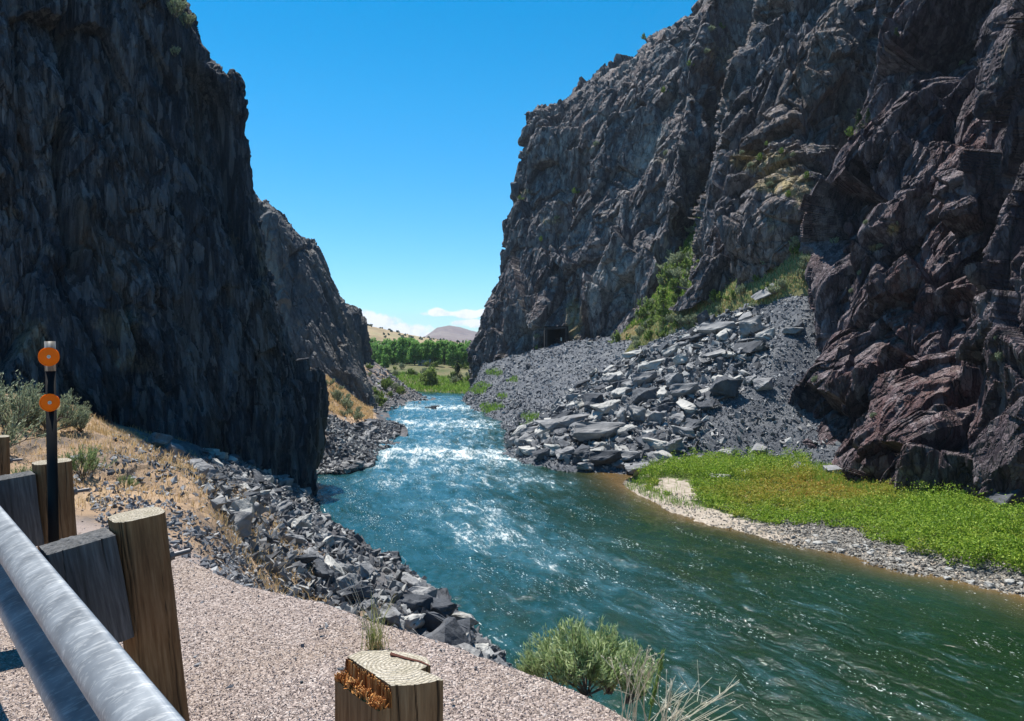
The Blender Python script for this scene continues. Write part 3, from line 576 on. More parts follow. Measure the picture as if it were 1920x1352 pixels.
for a, b in zip(CL[:-1], CL[1:]):
    ab = b - a; L = np.linalg.norm(ab); t = np.clip(((q - a) @ ab) / L ** 2, 0, 1); c = a + t[:, None] * ab; d = np.linalg.norm(q - c, axis=1)
    sg = np.sign((q[:, 0] - c[:, 0]) * -ab[1] + (q[:, 1] - c[:, 1]) * ab[0]); mk = d < bd
    bd = np.where(mk, d, bd); S = np.where(mk, acc + t * L, S); T = np.where(mk, d * sg, T); acc += L
X_, Y_ = q[:, 0], q[:, 1]
rap = sstep(54, 76, Y_ + X_ * .15) * (1 - sstep(184, 192, Y_)) * .40
rap += .34 * np.exp(-((Y_ - 84 + .2 * X_) / 5) ** 2) + .25 * np.exp(-((Y_ - 118) / 7) ** 2) + .28 * np.exp(-((Y_ - 150) / 6) ** 2) + .18 * np.exp(-((Y_ - 68) / 4) ** 2)
rap *= np.exp(-(np.maximum(0, np.abs(T + 1.5) - 6.5) / 3.5) ** 2)
rap += .10 * (Y_ < 60) * np.exp(-((T + 2) / 9) ** 2) + .12 * np.exp(-((Y_ - 52) / 9) ** 2 - ((T + 5) / 5) ** 2)
st = np.stack([S / 1.0, T / 1.0, 0 * S], 1)
sky_aer = np.clip(np.exp(-(np.maximum(0, T + 3.5) / 4.5) ** 2) * sstep(18, 48, Y_) * .65 + rap * .6, 0, 1)  # left side: sky reflection painted as blue; rapids term: aerated water
rap += .15 * np.exp(-((T + 2.5) / 4.0) ** 2) * sstep(34, 48, Y_) * (1 - sstep(58, 66, Y_)) + .07 * np.exp(-((T + 5) / 6) ** 2) * sstep(22, 34, Y_) * (Y_ < 60)
amp = .055 + .05 * np.exp(-((T + 6) / 8) ** 2) * (Y_ > 22) + .26 * np.clip(rap, 0, 1)
hw = amp * (fbm(st / (2.6, 1.6, 1), 4, 50, .55)) + .5 * amp * np.abs(fbm(st / (1.1, .9, 1), 2, 57)) + .02 * fbm(st / (.5, .35, 1), 2, 53)
hw += .35 * np.exp(-((Y_ - 84 + .2 * X_) / 1.6) ** 2) * np.exp(-((X_ + 8) / 5) ** 2) * (1 + .5 * fbm(st / 2, 3, 54))
GW[..., 2] = hw.reshape(NXW, NYW) * sstep(-60, 20, GW[..., 1])
shal = np.exp(-np.maximum(0, 12.5 - (X_ * .0 + T)) / 2.2)            # shallow beside the gravel bar
barx = np.interp(Y_, [-60, 22, 31, 36.8, 40.7, 45.5, 53, 60, 66, 72], [60, 28.5, 26.5, 24.5, 20.9, 18.3, 12.6, 11, 9.6, 9])
shal = np.exp(-np.maximum(0, barx - X_) / 1.6) * (Y_ < 73)
m = NT('river_water'); uv = m.n('ShaderNodeUVMap', uv_map='UVMap').outputs[0]
rp = m.n('ShaderNodeAttribute', attribute_name='rapid').outputs['Fac']; sh = m.n('ShaderNodeAttribute', attribute_name='shallow').outputs['Fac']
ob = m.coord('Object')
a1 = m.noise(m.mapping(uv, (.30, .75, 1)), 1.0, 6, .68, .7); a2 = m.noise(m.mapping(uv, (1.7, 4.2, 1)), 1.0, 5, .7, .5); a3 = m.noise(m.mapping(uv, (7, 12, 1)), 1.0, 3, .7)
sf = m.math('ADD', m.math('MULTIPLY', a1, .44), m.math('ADD', m.math('MULTIPLY', a2, .34), m.math('MULTIPLY', a3, .22)))
thr = m.mr(rp, 0, 1, .632, .40)
dlt = m.math('SUBTRACT', sf, thr)
sky_ae_ = m.n('ShaderNodeAttribute', attribute_name='sky_aerated').outputs['Fac']
cl_ = m.noise(m.mapping(uv, (.16, .5, 1), loc=(3, 9, 0)), 1.0, 4, .6, .6); fk = m.noise(m.mapping(uv, (3.6, 10, 1), loc=(1, 4, 0)), 1.0, 3, .72, .6)
foam_glint = m.math('MAXIMUM', m.mr(dlt, -.01, .10), m.mr(m.math('SUBTRACT', fk, m.math('SUBTRACT', m.mr(cl_, .38, .66, .725, .60), m.math('MULTIPLY', sky_ae_, .035))), 0, .035, 0, .75))  # foam, plus fine white flecks that paint glints onto the water
milk = m.mr(m.math('ADD', m.math('MULTIPLY', rp, .9), m.math('SUBTRACT', a1, .5)), .15, .9, 0, .7)
deep = m.mix(m.mr(m.noise(ob, .06, 3), .42, .58), (.006, .024, .008), (.010, .036, .022))
deep = m.mix(m.mr(m.math('ADD', sky_ae_, m.math('MULTIPLY', m.math('SUBTRACT', a1, .5), 1.4)), .1, 1.1), deep, (.014, .078, .105))  # reflected-sky blue put into the base colour, along with rapids aeration
deep = m.mix(milk, deep, (.14, .30, .38))
deep = m.mix(m.mr(sh, .05, .9), deep, (.13, .085, .035))
col = m.mix(foam_glint, deep, (.80, .84, .84))
nb = m.math('ADD', m.noise(m.mapping(uv, (1.0, 2.0, 1)), 1.3, 6, .62, .6), m.math('MULTIPLY', m.noise(m.mapping(uv, (1, 1.6, 1)), 5, 4, .6, .4), .45))
nrm = m.bump(m.math('ADD', nb, m.math('MULTIPLY', foam_glint, .25)), m.mr(rp, .0, .12, .62, 1.0), .10)
m.bsdf(col, m.mr(foam_glint, 0, 1, .09, .7), nrm, IOR=1.33)
structure('river', GW, m.m, 'green river with white rapids flowing through the canyon', 'river', smooth=True, uv=np.stack([S, T], 1), attrs={'rapid': rap, 'shallow': shal, 'sky_aerated': sky_aer})
# ================================================================ generators
def rand_rot(n, tilt=1.0):
    """n rotation matrices; tilt < 1 keeps the z axis nearly up"""
    a = rng.uniform(0, 2 * np.pi, n); t = rng.uniform(0, np.pi * tilt, n) if tilt < 1 else np.arccos(rng.uniform(-1, 1, n)); b = rng.uniform(0, 2 * np.pi, n)
    def rz(a): c, s = np.cos(a), np.sin(a); o = np.zeros_like(a); i = o + 1; return np.stack([c, -s, o, s, c, o, o, o, i], -1).reshape(-1, 3, 3)
    def rx(a): c, s = np.cos(a), np.sin(a); o = np.zeros_like(a); i = o + 1; return np.stack([i, o, o, o, c, -s, o, s, c], -1).reshape(-1, 3, 3)
    return rz(a) @ rx(t) @ rz(b)
def hull_rock(npts, box, seed, cut=True):
    r = np.random.default_rng(seed); p = r.uniform(-1, 1, (npts, 3)); p /= np.maximum(1, np.linalg.norm(p, axis=1, keepdims=True) * .85)
    p = p * np.array(box) * .5; bm = bmesh.new(); [bm.verts.new(q) for q in p]
    res = bmesh.ops.convex_hull(bm, input=bm.verts[:]); bmesh.ops.delete(bm, geom=[e for e in bm.verts if not e.link_faces], context='VERTS')
    bmesh.ops.triangulate(bm, faces=bm.faces[:]); bm.normal_update(); bm.verts.index_update()
    V = np.array([v.co[:] for v in bm.verts]); T = np.array([[v.index for v in f.verts] for f in bm.faces]); bm.free(); return V, T
def big_rock(box, seed, sub=3):
    r = np.random.default_rng(seed); bm = bmesh.new()
    V, T = hull_rock(16, box, seed); vs = [bm.verts.new(v) for v in V]; [bm.faces.new([vs[i] for i in t]) for t in T]
    bmesh.ops.dissolve_limit(bm, angle_limit=math.radians(14), verts=bm.verts[:], edges=bm.edges[:])
    bmesh.ops.bevel(bm, geom=bm.edges[:], offset=.02 * max(box), segments=1, affect='EDGES', clamp_overlap=True)
    bmesh.ops.triangulate(bm, faces=bm.faces[:]); bmesh.ops.subdivide_edges(bm, edges=bm.edges[:], cuts=sub, use_grid_fill=True)
    bmesh.ops.triangulate(bm, faces=bm.faces[:]); bm.normal_update(); bm.verts.index_update()
    V = np.array([v.co[:] for v in bm.verts]); N = np.array([v.normal[:] for v in bm.verts]); T = np.array([[v.index for v in f.verts] for f in bm.faces]); bm.free()
    s = max(box); d = .035 * s * facet(V / (np.array([.5, .3, .12]) * s), seed, 1.2)[0] + .012 * s * facet(V / (.1 * s), seed + 3, 1.)[0]
    return V + N * d[:, None], T
SMALL = [hull_rock(9, b, 100 + i) for i, b in enumerate([(1, .8, .6), (1.2, .7, .4), (1, .9, .35), (1.4, .6, .5), (.9, .9, .7), (1.3, .9, .3), (1, .6, .6), (1.1, .8, .45)])]
def merge_rocks(name, pts, sizes, mat, label, cat, sink=.1, tilt=1.0, protos=SMALL):
    Vs, Fs, off = [], [], 0; pts = np.asarray(pts); which = rng.integers(0, len(protos), len(pts)); R = rand_rot(len(pts), tilt)
    for k, (V, T) in enumerate(protos):
        idx = np.where(which == k)[0]
        if not len(idx): continue
        X = np.einsum('nij,vj->nvi', R[idx], V) * sizes[idx, None, None] + (pts[idx] + np.stack([0 * sizes[idx], 0 * sizes[idx], sizes[idx] * sink], 1))[:, None]
        Fs.append((T[None] + (np.arange(len(idx)) * len(V))[:, None, None]).reshape(-1, 3) + off); Vs.append(X.reshape(-1, 3)); off += len(idx) * len(V)
    return tag(mesh_np(name, np.concatenate(Vs), np.concatenate(Fs), mat), label, cat, kind='stuff')
def sample_grid(Gd, n, weight=None):
    """random points on a grid surface: (points, i, j) weighted by area * weight (per vertex)"""
    a = np.linalg.norm(np.cross(Gd[1:, :-1] - Gd[:-1, :-1], Gd[:-1, 1:] - Gd[:-1, :-1]), axis=-1)
    if weight is not None: a = a * weight[:-1, :-1]
    p = a.ravel() / a.sum(); k = rng.choice(len(p), n, p=p); i, j = np.unravel_index(k, a.shape); s = rng.random((n, 1)); t = rng.random((n, 1))
    return Gd[i, j] * (1 - s) * (1 - t) + Gd[i + 1, j] * s * (1 - t) + Gd[i, j + 1] * (1 - s) * t + Gd[i + 1, j + 1] * s * t, i, j
class Surf:
    def __init__(s, *grids):
        s.P = np.concatenate([g.reshape(-1, 3) for g in grids]); s.u, s.v, s.d = proj(s.P)
        N = np.concatenate([(lambda n: n * np.sign(n[..., 2:3]))(gnormals(g)).reshape(-1, 3) for g in grids]); s.N = N
    def at(s, u, v, tol=6):
        e = (s.u - u) ** 2 + (s.v - v) ** 2; e = np.where(s.d < .5, 1e12, e); m = e.min(); c = np.where(e <= max(m, tol ** 2))[0]; k = c[np.argmin(s.d[c])]
        return s.P[k].copy(), s.N[k], s.d[k]
def tubes(paths, radii, sides=5):
    Vs, Fs, off = [], [], 0
    for p, r in zip(paths, radii):
        p = np.asarray(p, float); n = len(p); r = np.broadcast_to(r, n) if np.ndim(r) else np.linspace(r, r * .4, n)
        t = np.gradient(p, axis=0); t /= np.linalg.norm(t, axis=1, keepdims=True) + 1e-9; a = np.cross(t, [.3, .9, .1]); a /= np.linalg.norm(a, axis=1, keepdims=True) + 1e-9; b = np.cross(t, a)
        th = np.arange(sides) * 2 * np.pi / sides
        X = p[:, None] + r[:, None, None] * (np.cos(th)[None, :, None] * a[:, None] + np.sin(th)[None, :, None] * b[:, None])
        i = np.arange(n - 1)[:, None] * sides + np.arange(sides)[None]; j = np.arange(n - 1)[:, None] * sides + (np.arange(sides)[None] + 1) % sides
        Fs.append(np.stack([i, j, j + sides, i + sides], -1).reshape(-1, 4) + off); Vs.append(X.reshape(-1, 3)); off += n * sides
    return np.concatenate(Vs), np.concatenate(Fs)
def leaves(c, d, ln, wd):
    """rhombus leaves: centre c, direction d (n,3), length and width arrays"""
    n = len(c); d = d / (np.linalg.norm(d, axis=1, keepdims=True) + 1e-9); r = rng.normal(size=(n, 3)); s = np.cross(d, r); s /= np.linalg.norm(s, axis=1, keepdims=True) + 1e-9
    ln = np.broadcast_to(ln, n)[:, None]; wd = np.broadcast_to(wd, n)[:, None]; nn = np.cross(d, s)
    V = np.stack([c - d * ln * .5, c + s * wd * .5 + nn * wd * .12, c + d * ln * .5, c - s * wd * .5 + nn * wd * .12], 1).reshape(-1, 3)
    return V, np.arange(4 * n).reshape(-1, 4)
def blades(base, h, w, lean=.35, up=(0, 0, 1)):
    """curved two-segment grass blades (quads)"""
    n = len(base); a = rng.uniform(0, 2 * np.pi, n); dr = np.stack([np.cos(a), np.sin(a), 0 * a], 1); b = rng.uniform(0, 2 * np.pi, n); sd = np.stack([np.cos(b), np.sin(b), 0 * b], 1)
    h = np.broadcast_to(h, n)[:, None]; w = np.broadcast_to(w, n)[:, None]; L = rng.uniform(.1, 1, (n, 1)) * lean; upv = np.array(up)
    m = base + upv * h * .55 + dr * h * L * .3; t = base + upv * h * (1 - .3 * L) + dr * h * L
    V = np.stack([base - sd * w / 2, base + sd * w / 2, m + sd * w * .4, m - sd * w * .4, t + sd * w * .06, t - sd * w * .06], 1).reshape(-1, 3); k = np.arange(n)[:, None] * 6
    return V, np.concatenate([k + np.array([[0, 1, 2, 3]]), k + np.array([[3, 2, 4, 5]])])
def leaf_mat(name, stops, trans=.35, rough=.6, height=None):
    m = NT(name); r = m.n('ShaderNodeNewGeometry').outputs['Random Per Island']
    col = m.ramp(r, stops)
    if height:
        z = m.n('ShaderNodeAttribute', attribute_name='hgt').outputs['Fac']; col = m.mix(m.mr(z, .0, .5), height, col)
    a = m.n('ShaderNodeBsdfPrincipled', {'Base Color': col, 'Roughness': rough, 'Specular IOR Level': .25}); b = m.n('ShaderNodeBsdfTranslucent', {'Color': col})
    x = m.n('ShaderNodeMixShader', {'Fac': trans}); m.l(a.outputs[0], x.inputs[1]); m.l(b.outputs[0], x.inputs[2]); m.l(x.outputs[0], m.out.inputs[0]); return m.m
def plain(name, col, rough=.8, metal=0., spec=.4): m = NT(name); m.bsdf(col, rough, None, metal, spec); return m.m
M_sage = leaf_mat('sage_leaf', [(0, (.18, .22, .13)), (.5, (.32, .37, .23)), (1, (.48, .52, .36))], .3)
M_sageg = leaf_mat('green_sage_leaf', [(0, (.13, .20, .07)), (.5, (.25, .35, .14)), (1, (.42, .50, .26))], .35)
M_spr = leaf_mat('pale_sage_leaf', [(0, (.22, .30, .13)), (.5, (.38, .47, .24)), (1, (.56, .62, .38))], .4)
M_green = leaf_mat('shrub_leaf', [(0, (.09, .15, .035)), (.5, (.20, .29, .075)), (1, (.36, .45, .14))], .45)
M_cotton = leaf_mat('cottonwood_leaf', [(0, (.09, .21, .05)), (.5, (.18, .36, .09)), (1, (.30, .50, .15))], .5)
M_juni = leaf_mat('juniper_leaf', [(0, (.02, .045, .015)), (.5, (.045, .085, .03)), (1, (.08, .13, .045))], .15)
M_dry = leaf_mat('dry_grass_blade', [(0, (.42, .28, .13)), (.5, (.62, .44, .22)), (1, (.74, .58, .34))], .4)
M_grass = leaf_mat('green_grass_blade', [(0, (.10, .20, .03)), (.5, (.20, .36, .05)), (1, (.34, .50, .10))], .45)
M_twig = plain('twig_bark', (.13, .10, .08)); M_pale = plain('dry_stalk', (.55, .49, .38)); M_bark = plain('tree_bark', (.12, .10, .08))

def bush_meshes(seed, h, w, nst, leafs, ll, lw, lmat, droop=.1, bare=.25, stem_r=.006, el0=.25, el1=1.35):
    """(stems mesh, foliage mesh): fanned stems forking twice, leaves along the outer twigs; base at the origin"""
    r = np.random.default_rng(seed); paths, rad, tips, dirs = [], [], [], []
    for i in range(nst):
        a = r.uniform(0, 2 * np.pi); el = r.uniform(el0, el1); L = r.uniform(.65, 1)
        tgt = np.array([math.cos(a) * math.cos(el) * w / 2, math.sin(a) * math.cos(el) * w / 2, math.sin(el) * h * L]); k = np.linspace(0, 1, 6)[:, None]
        bend = r.normal(size=3) * .10 * h; p = k * tgt * .72 + np.sin(k * np.pi) * bend * .5 + np.array([0, 0, 1]) * (k ** .7 - k) * .12 * h; p[0] += r.normal(size=3) * (.03 * w, .03 * w, 0); paths.append(p); rad.append(stem_r)
        for s in range(5):
            t = r.uniform(.35, 1); b = p[0] + (p[-1] - p[0]) * t if 0 else np.array([np.interp(t, k[:, 0], p[:, q]) for q in range(3)])
            dd = tgt / np.linalg.norm(tgt) + r.normal(size=3) * .38 + (0, 0, .45); dd /= np.linalg.norm(dd); l2 = r.uniform(.2, .42) * h; kk = np.linspace(0, 1, 4)[:, None]
            q = b + dd * l2 * kk + np.array([0, 0, .12 * h]) * kk ** 2; paths.append(q); rad.append(stem_r * .5); m = leafs // (nst * 5)
            tt = r.uniform(bare, 1.05, m); c = np.stack([np.interp(tt, kk[:, 0], q[:, z]) for z in range(3)], 1) + r.normal(size=(m, 3)) * .022 * h; tips.append(c); dirs.append(dd + r.normal(size=(m, 3)) * .55 + (0, 0, .25))
    V, Fq = tubes(paths, rad, 4); sm = mesh_np('stems', V, Fq, M_twig, link=False).data
    c = np.concatenate(tips); d = np.concatenate(dirs); c[:, 2] = np.maximum(c[:, 2], .02 * h); V, Fq = leaves(c, d, r.uniform(.6, 1.2, len(c)) * ll, lw * r.uniform(.7, 1.2, len(c)))
    return sm, mesh_np('foliage', V, Fq, lmat, link=False).data
def crown_meshes(seed, h, w, n, ll, lmat, conif=False, trunk_h=.25, lobes=26, bark=None):
    r = np.random.default_rng(seed); tr = .028 * h; paths = [np.array([(0, 0, 0), (.01 * h, 0, h * .25), (0, .01 * h, h * .5), (0, 0, h * .85)])]; rad = [np.array([tr, tr * .75, tr * .5, tr * .15])]; cs, ds = [], []
    for i in range(lobes):
        z = r.uniform(trunk_h, .97) ** (1 if conif else .9); zz = (z - trunk_h) / (1 - trunk_h); env = (1.05 - zz) if conif else math.sin(math.pi * min(1, zz * .78 + .2)) ** .6
        a = r.uniform(0, 2 * np.pi); rr = env * w / 2 * r.uniform(.35, .8); c = np.array([rr * math.cos(a), rr * math.sin(a), z * h]); s = w * (.13 if conif else .17) * r.uniform(.6, 1.2)
        base = np.array([0, 0, max(.1, z - .16) * h]); paths.append(np.array([base, (base + c) / 2 + r.normal(size=3) * .01 * h, c])); rad.append(np.array([tr * .3, tr * .2, tr * .08])); m = n // lobes
        q = r.normal(size=(m, 3)); q /= np.linalg.norm(q, axis=1, keepdims=True); q = q * (r.uniform(.25, 1, (m, 1)) ** .5) * s * (1, 1, .8); cs.append(c + q); ds.append(q + r.normal(size=(m, 3)) * s * .5)
    V, Fq = tubes(paths, rad, 6); tm = mesh_np('trunk', V, Fq, bark or M_bark, link=False).data
    V, Fq = leaves(np.concatenate(cs), np.concatenate(ds), ll * r.uniform(.6, 1.3, sum(map(len, cs))), ll * .6); return tm, mesh_np('crown', V, Fq, lmat, link=False).data
def plant(name, meshes, names, label, cat, loc, rot=0, s=1.0, group=None, sz=None):
    t = thing(name, label, cat, loc, rot, group); t.scale = (s, s, sz or s)
    for me, nm in zip(meshes, names):
        o = bpy.data.objects.new(nm, me); COL.objects.link(o); o.parent = t
    return t
# ================================================================ rocks: individual boulders and uncountable rubble
ROCKS = [big_rock(b, 300 + i, 3) for i, b in enumerate([(1, .75, .5), (1.1, .7, .38), (1, .8, .3), (1.25, .6, .45), (.95, .85, .7), (1.2, .8, .34), (1, .65, .6), (1.1, .85, .42)])]
RME = [mesh_np('boulder', V, T, M_boulder, link=False).data for V, T in ROCKS]
M_bdark = rock_mat('dark_boulder_rock', [(.04, .048, .062), (.08, .088, .105), (.16, .165, .18)], None, ledge_amt=0, streak=(1, 1, 1), sc=2.0, bump=.45)
M_bpale = rock_mat('pale_boulder_rock', [(.30, .30, .29), (.46, .455, .44), (.62, .60, .56)], None, ledge_amt=0, streak=(1, 1, 1), sc=2.0, bump=.4)
def variant(mat):
    out = []
    for me in RME: c = me.copy(); c.materials.clear(); c.materials.append(mat); out.append(c)
    return out
RDARK, RPALE = variant(M_bdark), variant(M_bpale)
NB_ = [0]
def boulder(p, n, s, label, group, tone=0, k=None, flat=.35, rz=None, name='boulder', roll=None, sink=.16):
    me = (RME, RDARK, RPALE)[tone][rng.integers(0, 8) if k is None else k]
    o = bpy.data.objects.new(name, me); COL.objects.link(o)
    zz = Vector(n).normalized().lerp(Vector((0, 0, 1)), .35) if n is not None else Vector((0, 0, 1))
    q = zz.to_track_quat('Z', 'Y') @ Quaternion((0, 0, 1), rng.uniform(0, 6.28) if rz is None else rz) @ Quaternion((1, 0, 0), rng.normal() * flat if roll is None else roll)
    o.rotation_mode = 'QUATERNION'; o.rotation_quaternion = q; o.scale = (s, s * rng.uniform(.85, 1.1), s * rng.uniform(.8, 1.15)) if np.ndim(s) == 0 else s
    o.location = Vector(p) + Vector((0, 0, sink * (s if np.ndim(s) == 0 else s[2]))); tag(o, label, 'rock' if name == 'rock' else 'boulder', group); NB_[0] += 1
    return o
ST = Surf(GT2[60:], GR2); SK = Surf(GK2); SM = Surf(GM2); SG = Surf(GG2); SGR = Surf(GR, GR2)
cr4 = lambda x, y: (880 + x * .3542, 480 + y * .3542)
# (x, y, w, h) in the rockfall, tone, label
BIG = [
 (490, 885, 250, 90, 0, 1, 'long grey slab lowest of the rockfall, tilted towards the rapids'), (700, 940, 260, 120, 0, 0, 'broad grey boulder leaning over the dark gap low in the rockfall'),
 (890, 535, 230, 55, 2, 2, 'long thin pale slab along the upper left rim of the rockfall'), (945, 575, 140, 60, 2, 1, 'flat pale slab just under the long thin slab'),
 (750, 650, 90, 60, 0, 0, 'grey wedge boulder at the upper left corner of the rockfall'), (835, 680, 100, 66, 0, 3, 'light grey boulder beside the grey wedge boulder'),
 (930, 650, 120, 80, 0, 0, 'light grey square boulder in the middle of the rockfall'), (730, 795, 170, 70, 2, 1, 'slanted pale slab above the long tilted slab'),
 (650, 765, 190, 90, 1, 6, 'dark ridged boulder left of the slanted pale slab'), (815, 850, 110, 120, 0, 3, 'upright split grey slab in the lower rockfall'),
 (885, 830, 110, 100, 0, 3, 'second upright grey slab leaning on the split slab'), (985, 850, 90, 80, 0, 4, 'pointed grey boulder right of the two upright slabs'),
 (1080, 655, 95, 90, 0, 4, 'tall light grey boulder right of the middle of the rockfall'), (1150, 790, 150, 60, 2, 2, 'flat pale slab stacked right of centre in the rockfall'),
 (1140, 715, 130, 80, 0, 0, 'grey block under the tall light boulder'), (1350, 690, 150, 110, 1, 4, 'largest dark boulder at the right side of the rockfall'),
 (1310, 385, 190, 80, 0, 0, 'wide grey boulder topping the rockfall'), (1475, 375, 110, 110, 0, 3, 'upright grey block at the top right of the rockfall'),
 (1550, 195, 150, 40, 0, 2, 'long pale slab lying at the head of the scree'), (1550, 672, 100, 60, 0, 4, 'isolated rounded grey boulder on the fine scree'),
 (1495, 645, 60, 45, 0, 4, 'smaller boulder touching the isolated one on the scree'), (1700, 385, 95, 50, 0, 1, 'flat tan boulder high on the fine scree'),
 (1745, 350, 90, 45, 1, 1, 'dark flat boulder uppermost on the fine scree'), (1290, 520, 130, 60, 0, 2, 'flat grey slab below the wide top boulder'),
 (1480, 480, 150, 60, 1, 5, 'dark overhanging slab on the upper right of the rockfall'), (1070, 500, 85, 55, 2, 0, 'small pale block on the upper rim of the rockfall'),
 (1110, 545, 90, 60, 2, 6, 'pale cube of rock below the small pale block'), (925, 735, 140, 85, 1, 4, 'dark blue grey boulder at the heart of the rockfall'),
 (725, 1075, 150, 95, 1, 0, 'dark boulder standing in the water at the foot of the rockfall'), (605, 1040, 110, 80, 1, 4, 'dark square boulder near the waterline of the rockfall'),
 (1070, 1000, 120, 80, 0, 1, 'broad grey boulder above the green bank'), (940, 940, 80, 65, 2, 3, 'pale pointed boulder low in the rockfall'),
 (905, 1115, 160, 50, 0, 1, 'layered flat rock at the waterline by the green bank'), (390, 1035, 130, 55, 1, 1, 'low dark rock at the tip of the rockfall'),
 (615, 1105, 90, 45, 0, 6, 'small grey rock in the water at the rockfall'), (1540, 1010, 110, 50, 0, 5, 'flat grey rock near the bottom of the fine scree'),
 (1345, 1035, 90, 55, 2, 3, 'pale leaning rock at the edge of the green bank'), (1225, 340, 60, 100, 1, 3, 'dark triangular rock at the top left of the wide boulder'),
 (320, 930, 100, 55, 0, 0, 'grey rock at the river corner of the rockfall'), (1000, 1060, 110, 60, 0, 4, 'grey boulder close to the water left of the grass'),
 (540, 740, 90, 55, 0, 1, 'grey rock at the far left edge of the rockfall'), (1110, 850, 90, 50, 0, 4, 'grey block below the stacked pale slab'),
 (1260, 780, 110, 55, 1, 5, 'dark slab between the stacked slab and the largest dark boulder'), (300, 572, 36, 32, 1, 4, 'lone dark boulder on the red earth below the tunnel')]
for (x, y, w_, h_, tone, k, lab) in BIG:
    u, v = cr4(x, y); p, n, d = ST.at(u, v + h_ * .12); s = w_ * .3542 / F * d * 1.22; hh = h_ * .3542 / F * d * 1.1
    boulder(p, n, (s * 1.05, s * .85, max(hh * 1.7, s * .5)), lab, 'boulders of the rockfall', tone, k, rz=rng.normal() * .5 + .4, roll=rng.normal() * .12, sink=.30)
PILE = [cr4(*q) for q in [(230, 960), (420, 820), (560, 700), (720, 610), (850, 520), (1050, 480), (1200, 380), (1480, 280), (1600, 330), (1560, 560), (1400, 760), (1250, 900), (1230, 1080), (880, 1130), (500, 1110), (250, 1060)]]
inT = inpoly(uT, vT, PILE); 
pts, i, j = sample_grid(GT2, 120, inT.astype(float) * (1 + 1.2 * (vT > 800))); 
for p, a, b in zip(pts, i, j):
    boulder(p, nT[a, b], rng.uniform(1.5, 3.4), 'grey angular boulder wedged among the larger blocks of the rockfall', 'mid sized boulders wedged in the rockfall', int(rng.choice([0, 0, 2, 2, 1])))
pts, i, j = sample_grid(GT2, 2600, inT.astype(float)); sz = rng.uniform(.3, 1.0, 2600) ** 1.5 * 1.7
merge_rocks('rockfall_rubble', pts, sz, M_rubble, 'broken grey rock filling the gaps of the rockfall', 'rubble', .15)
vis = (uT > 830) & (uT < 1640) & (dT < 215)
wgt = vis * (0.35 + (dT < 120) * .65) * np.clip(90 / dT, .4, 1.3)
pts, i, j = sample_grid(GT2, 52000, wgt * 1.0); dd = proj(pts)[2]; sz = (.13 + .42 * rng.random(len(pts)) ** 3) * np.clip(dd / 85, .9, 1.9)
merge_rocks('scree', pts, sz, M_scree, 'fine loose grey scree covering the slope below the right cliffs', 'scree', .12)
# water edge of the talus
pts, i, j = sample_grid(GT2[:, 60:130], 900, vis[:, 60:130] * 1.0); merge_rocks('shore_rubble', pts, rng.uniform(.3, 1.1, 900), M_rubble, 'grey broken rock along the waterline under the scree', 'rubble', .1)

# left bank riprap
jj = np.linspace(0, 1, GK2.shape[1])[None] + 0 * uK
rip = inpoly(uK, vK, [(280, 780), (450, 840), (590, 920), (600, 960), (700, 1040), (800, 1090), (870, 1150), (950, 1240), (920, 1290), (780, 1250), (640, 1190), (560, 1130), (470, 1040), (400, 950)]) & (dK > 8) & (uK > 380)
NEAR = [(905, 1222, 46, 2, 4, 'lowest white topped rock at the water beside the gravel edge'), (868, 1178, 60, 2, 0, 'pale flat topped boulder above the lowest rock'), (815, 1150, 80, 1, 4, 'dark cubic boulder on the left riprap near the water'),
        (795, 1110, 50, 2, 0, 'rock with tan top beside the river on the left riprap'), (775, 1098, 44, 2, 1, 'smaller rock with pale tan top upstream of its neighbour'), (830, 1190, 90, 1, 5, 'long dark slab behind the dark cubic boulder'),
        (735, 1170, 60, 0, 0, 'grey boulder behind the grass tuft'), (655, 1105, 62, 0, 4, 'light grey faceted boulder in the left riprap'), (700, 1140, 50, 0, 3, 'grey tilted rock right of the faceted boulder'),
        (845, 1215, 44, 1, 3, 'dark upright rock beside the lowest white rock'), (610, 1080, 60, 1, 1, 'dark shaded rock left of the faceted boulder'), (570, 985, 56, 2, 3, 'big pale boulder near the water below the left cliff'),
        (450, 965, 66, 0, 1, 'flat grey boulder under the ridge of the left bank'), (545, 1015, 50, 0, 5, 'slanting grey slab left of the big pale boulder'), (690, 1075, 46, 0, 6, 'grey block at the waterline of the left riprap'),
        (640, 1020, 40, 0, 0, 'grey rock at the river edge above the block'), (385, 885, 56, 0, 5, 'dark ledge boulder on the ridge of the left bank'), (310, 835, 50, 0, 0, 'weathered grey outcrop boulder at the end of the dry grass'),
        (335, 850, 40, 0, 6, 'grey rock leaning on the weathered outcrop'), (880, 1195, 40, 0, 6, 'grey rock between the white topped rocks'), (760, 1210, 50, 0, 1, 'grey slab at the gravel edge behind the broken post'),
        (590, 1050, 46, 0, 4, 'rounded grey boulder in the middle of the riprap'), (500, 1010, 44, 1, 0, 'dark boulder left of the slanting slab')]
for (u, v, w_, tone, k, lab) in NEAR:
    e = (SK.u - u) ** 2 + (SK.v - v) ** 2; c = np.where((e < 60) & (SK.d > 9))[0]
    if not len(c): c = np.argsort(np.where(SK.d > 9, e, 1e9))[:5]
    q = c[np.argmin(SK.d[c])]; s = w_ / F * SK.d[q]
    boulder(SK.P[q], SK.N[q], s * 1.15, lab, 'boulders of the left riprap', tone, k, sink=.2)
wr = rip * np.clip(30 / np.maximum(dK, 8), .3, 2.5)
pts, i, j = sample_grid(GK2, 78, wr)
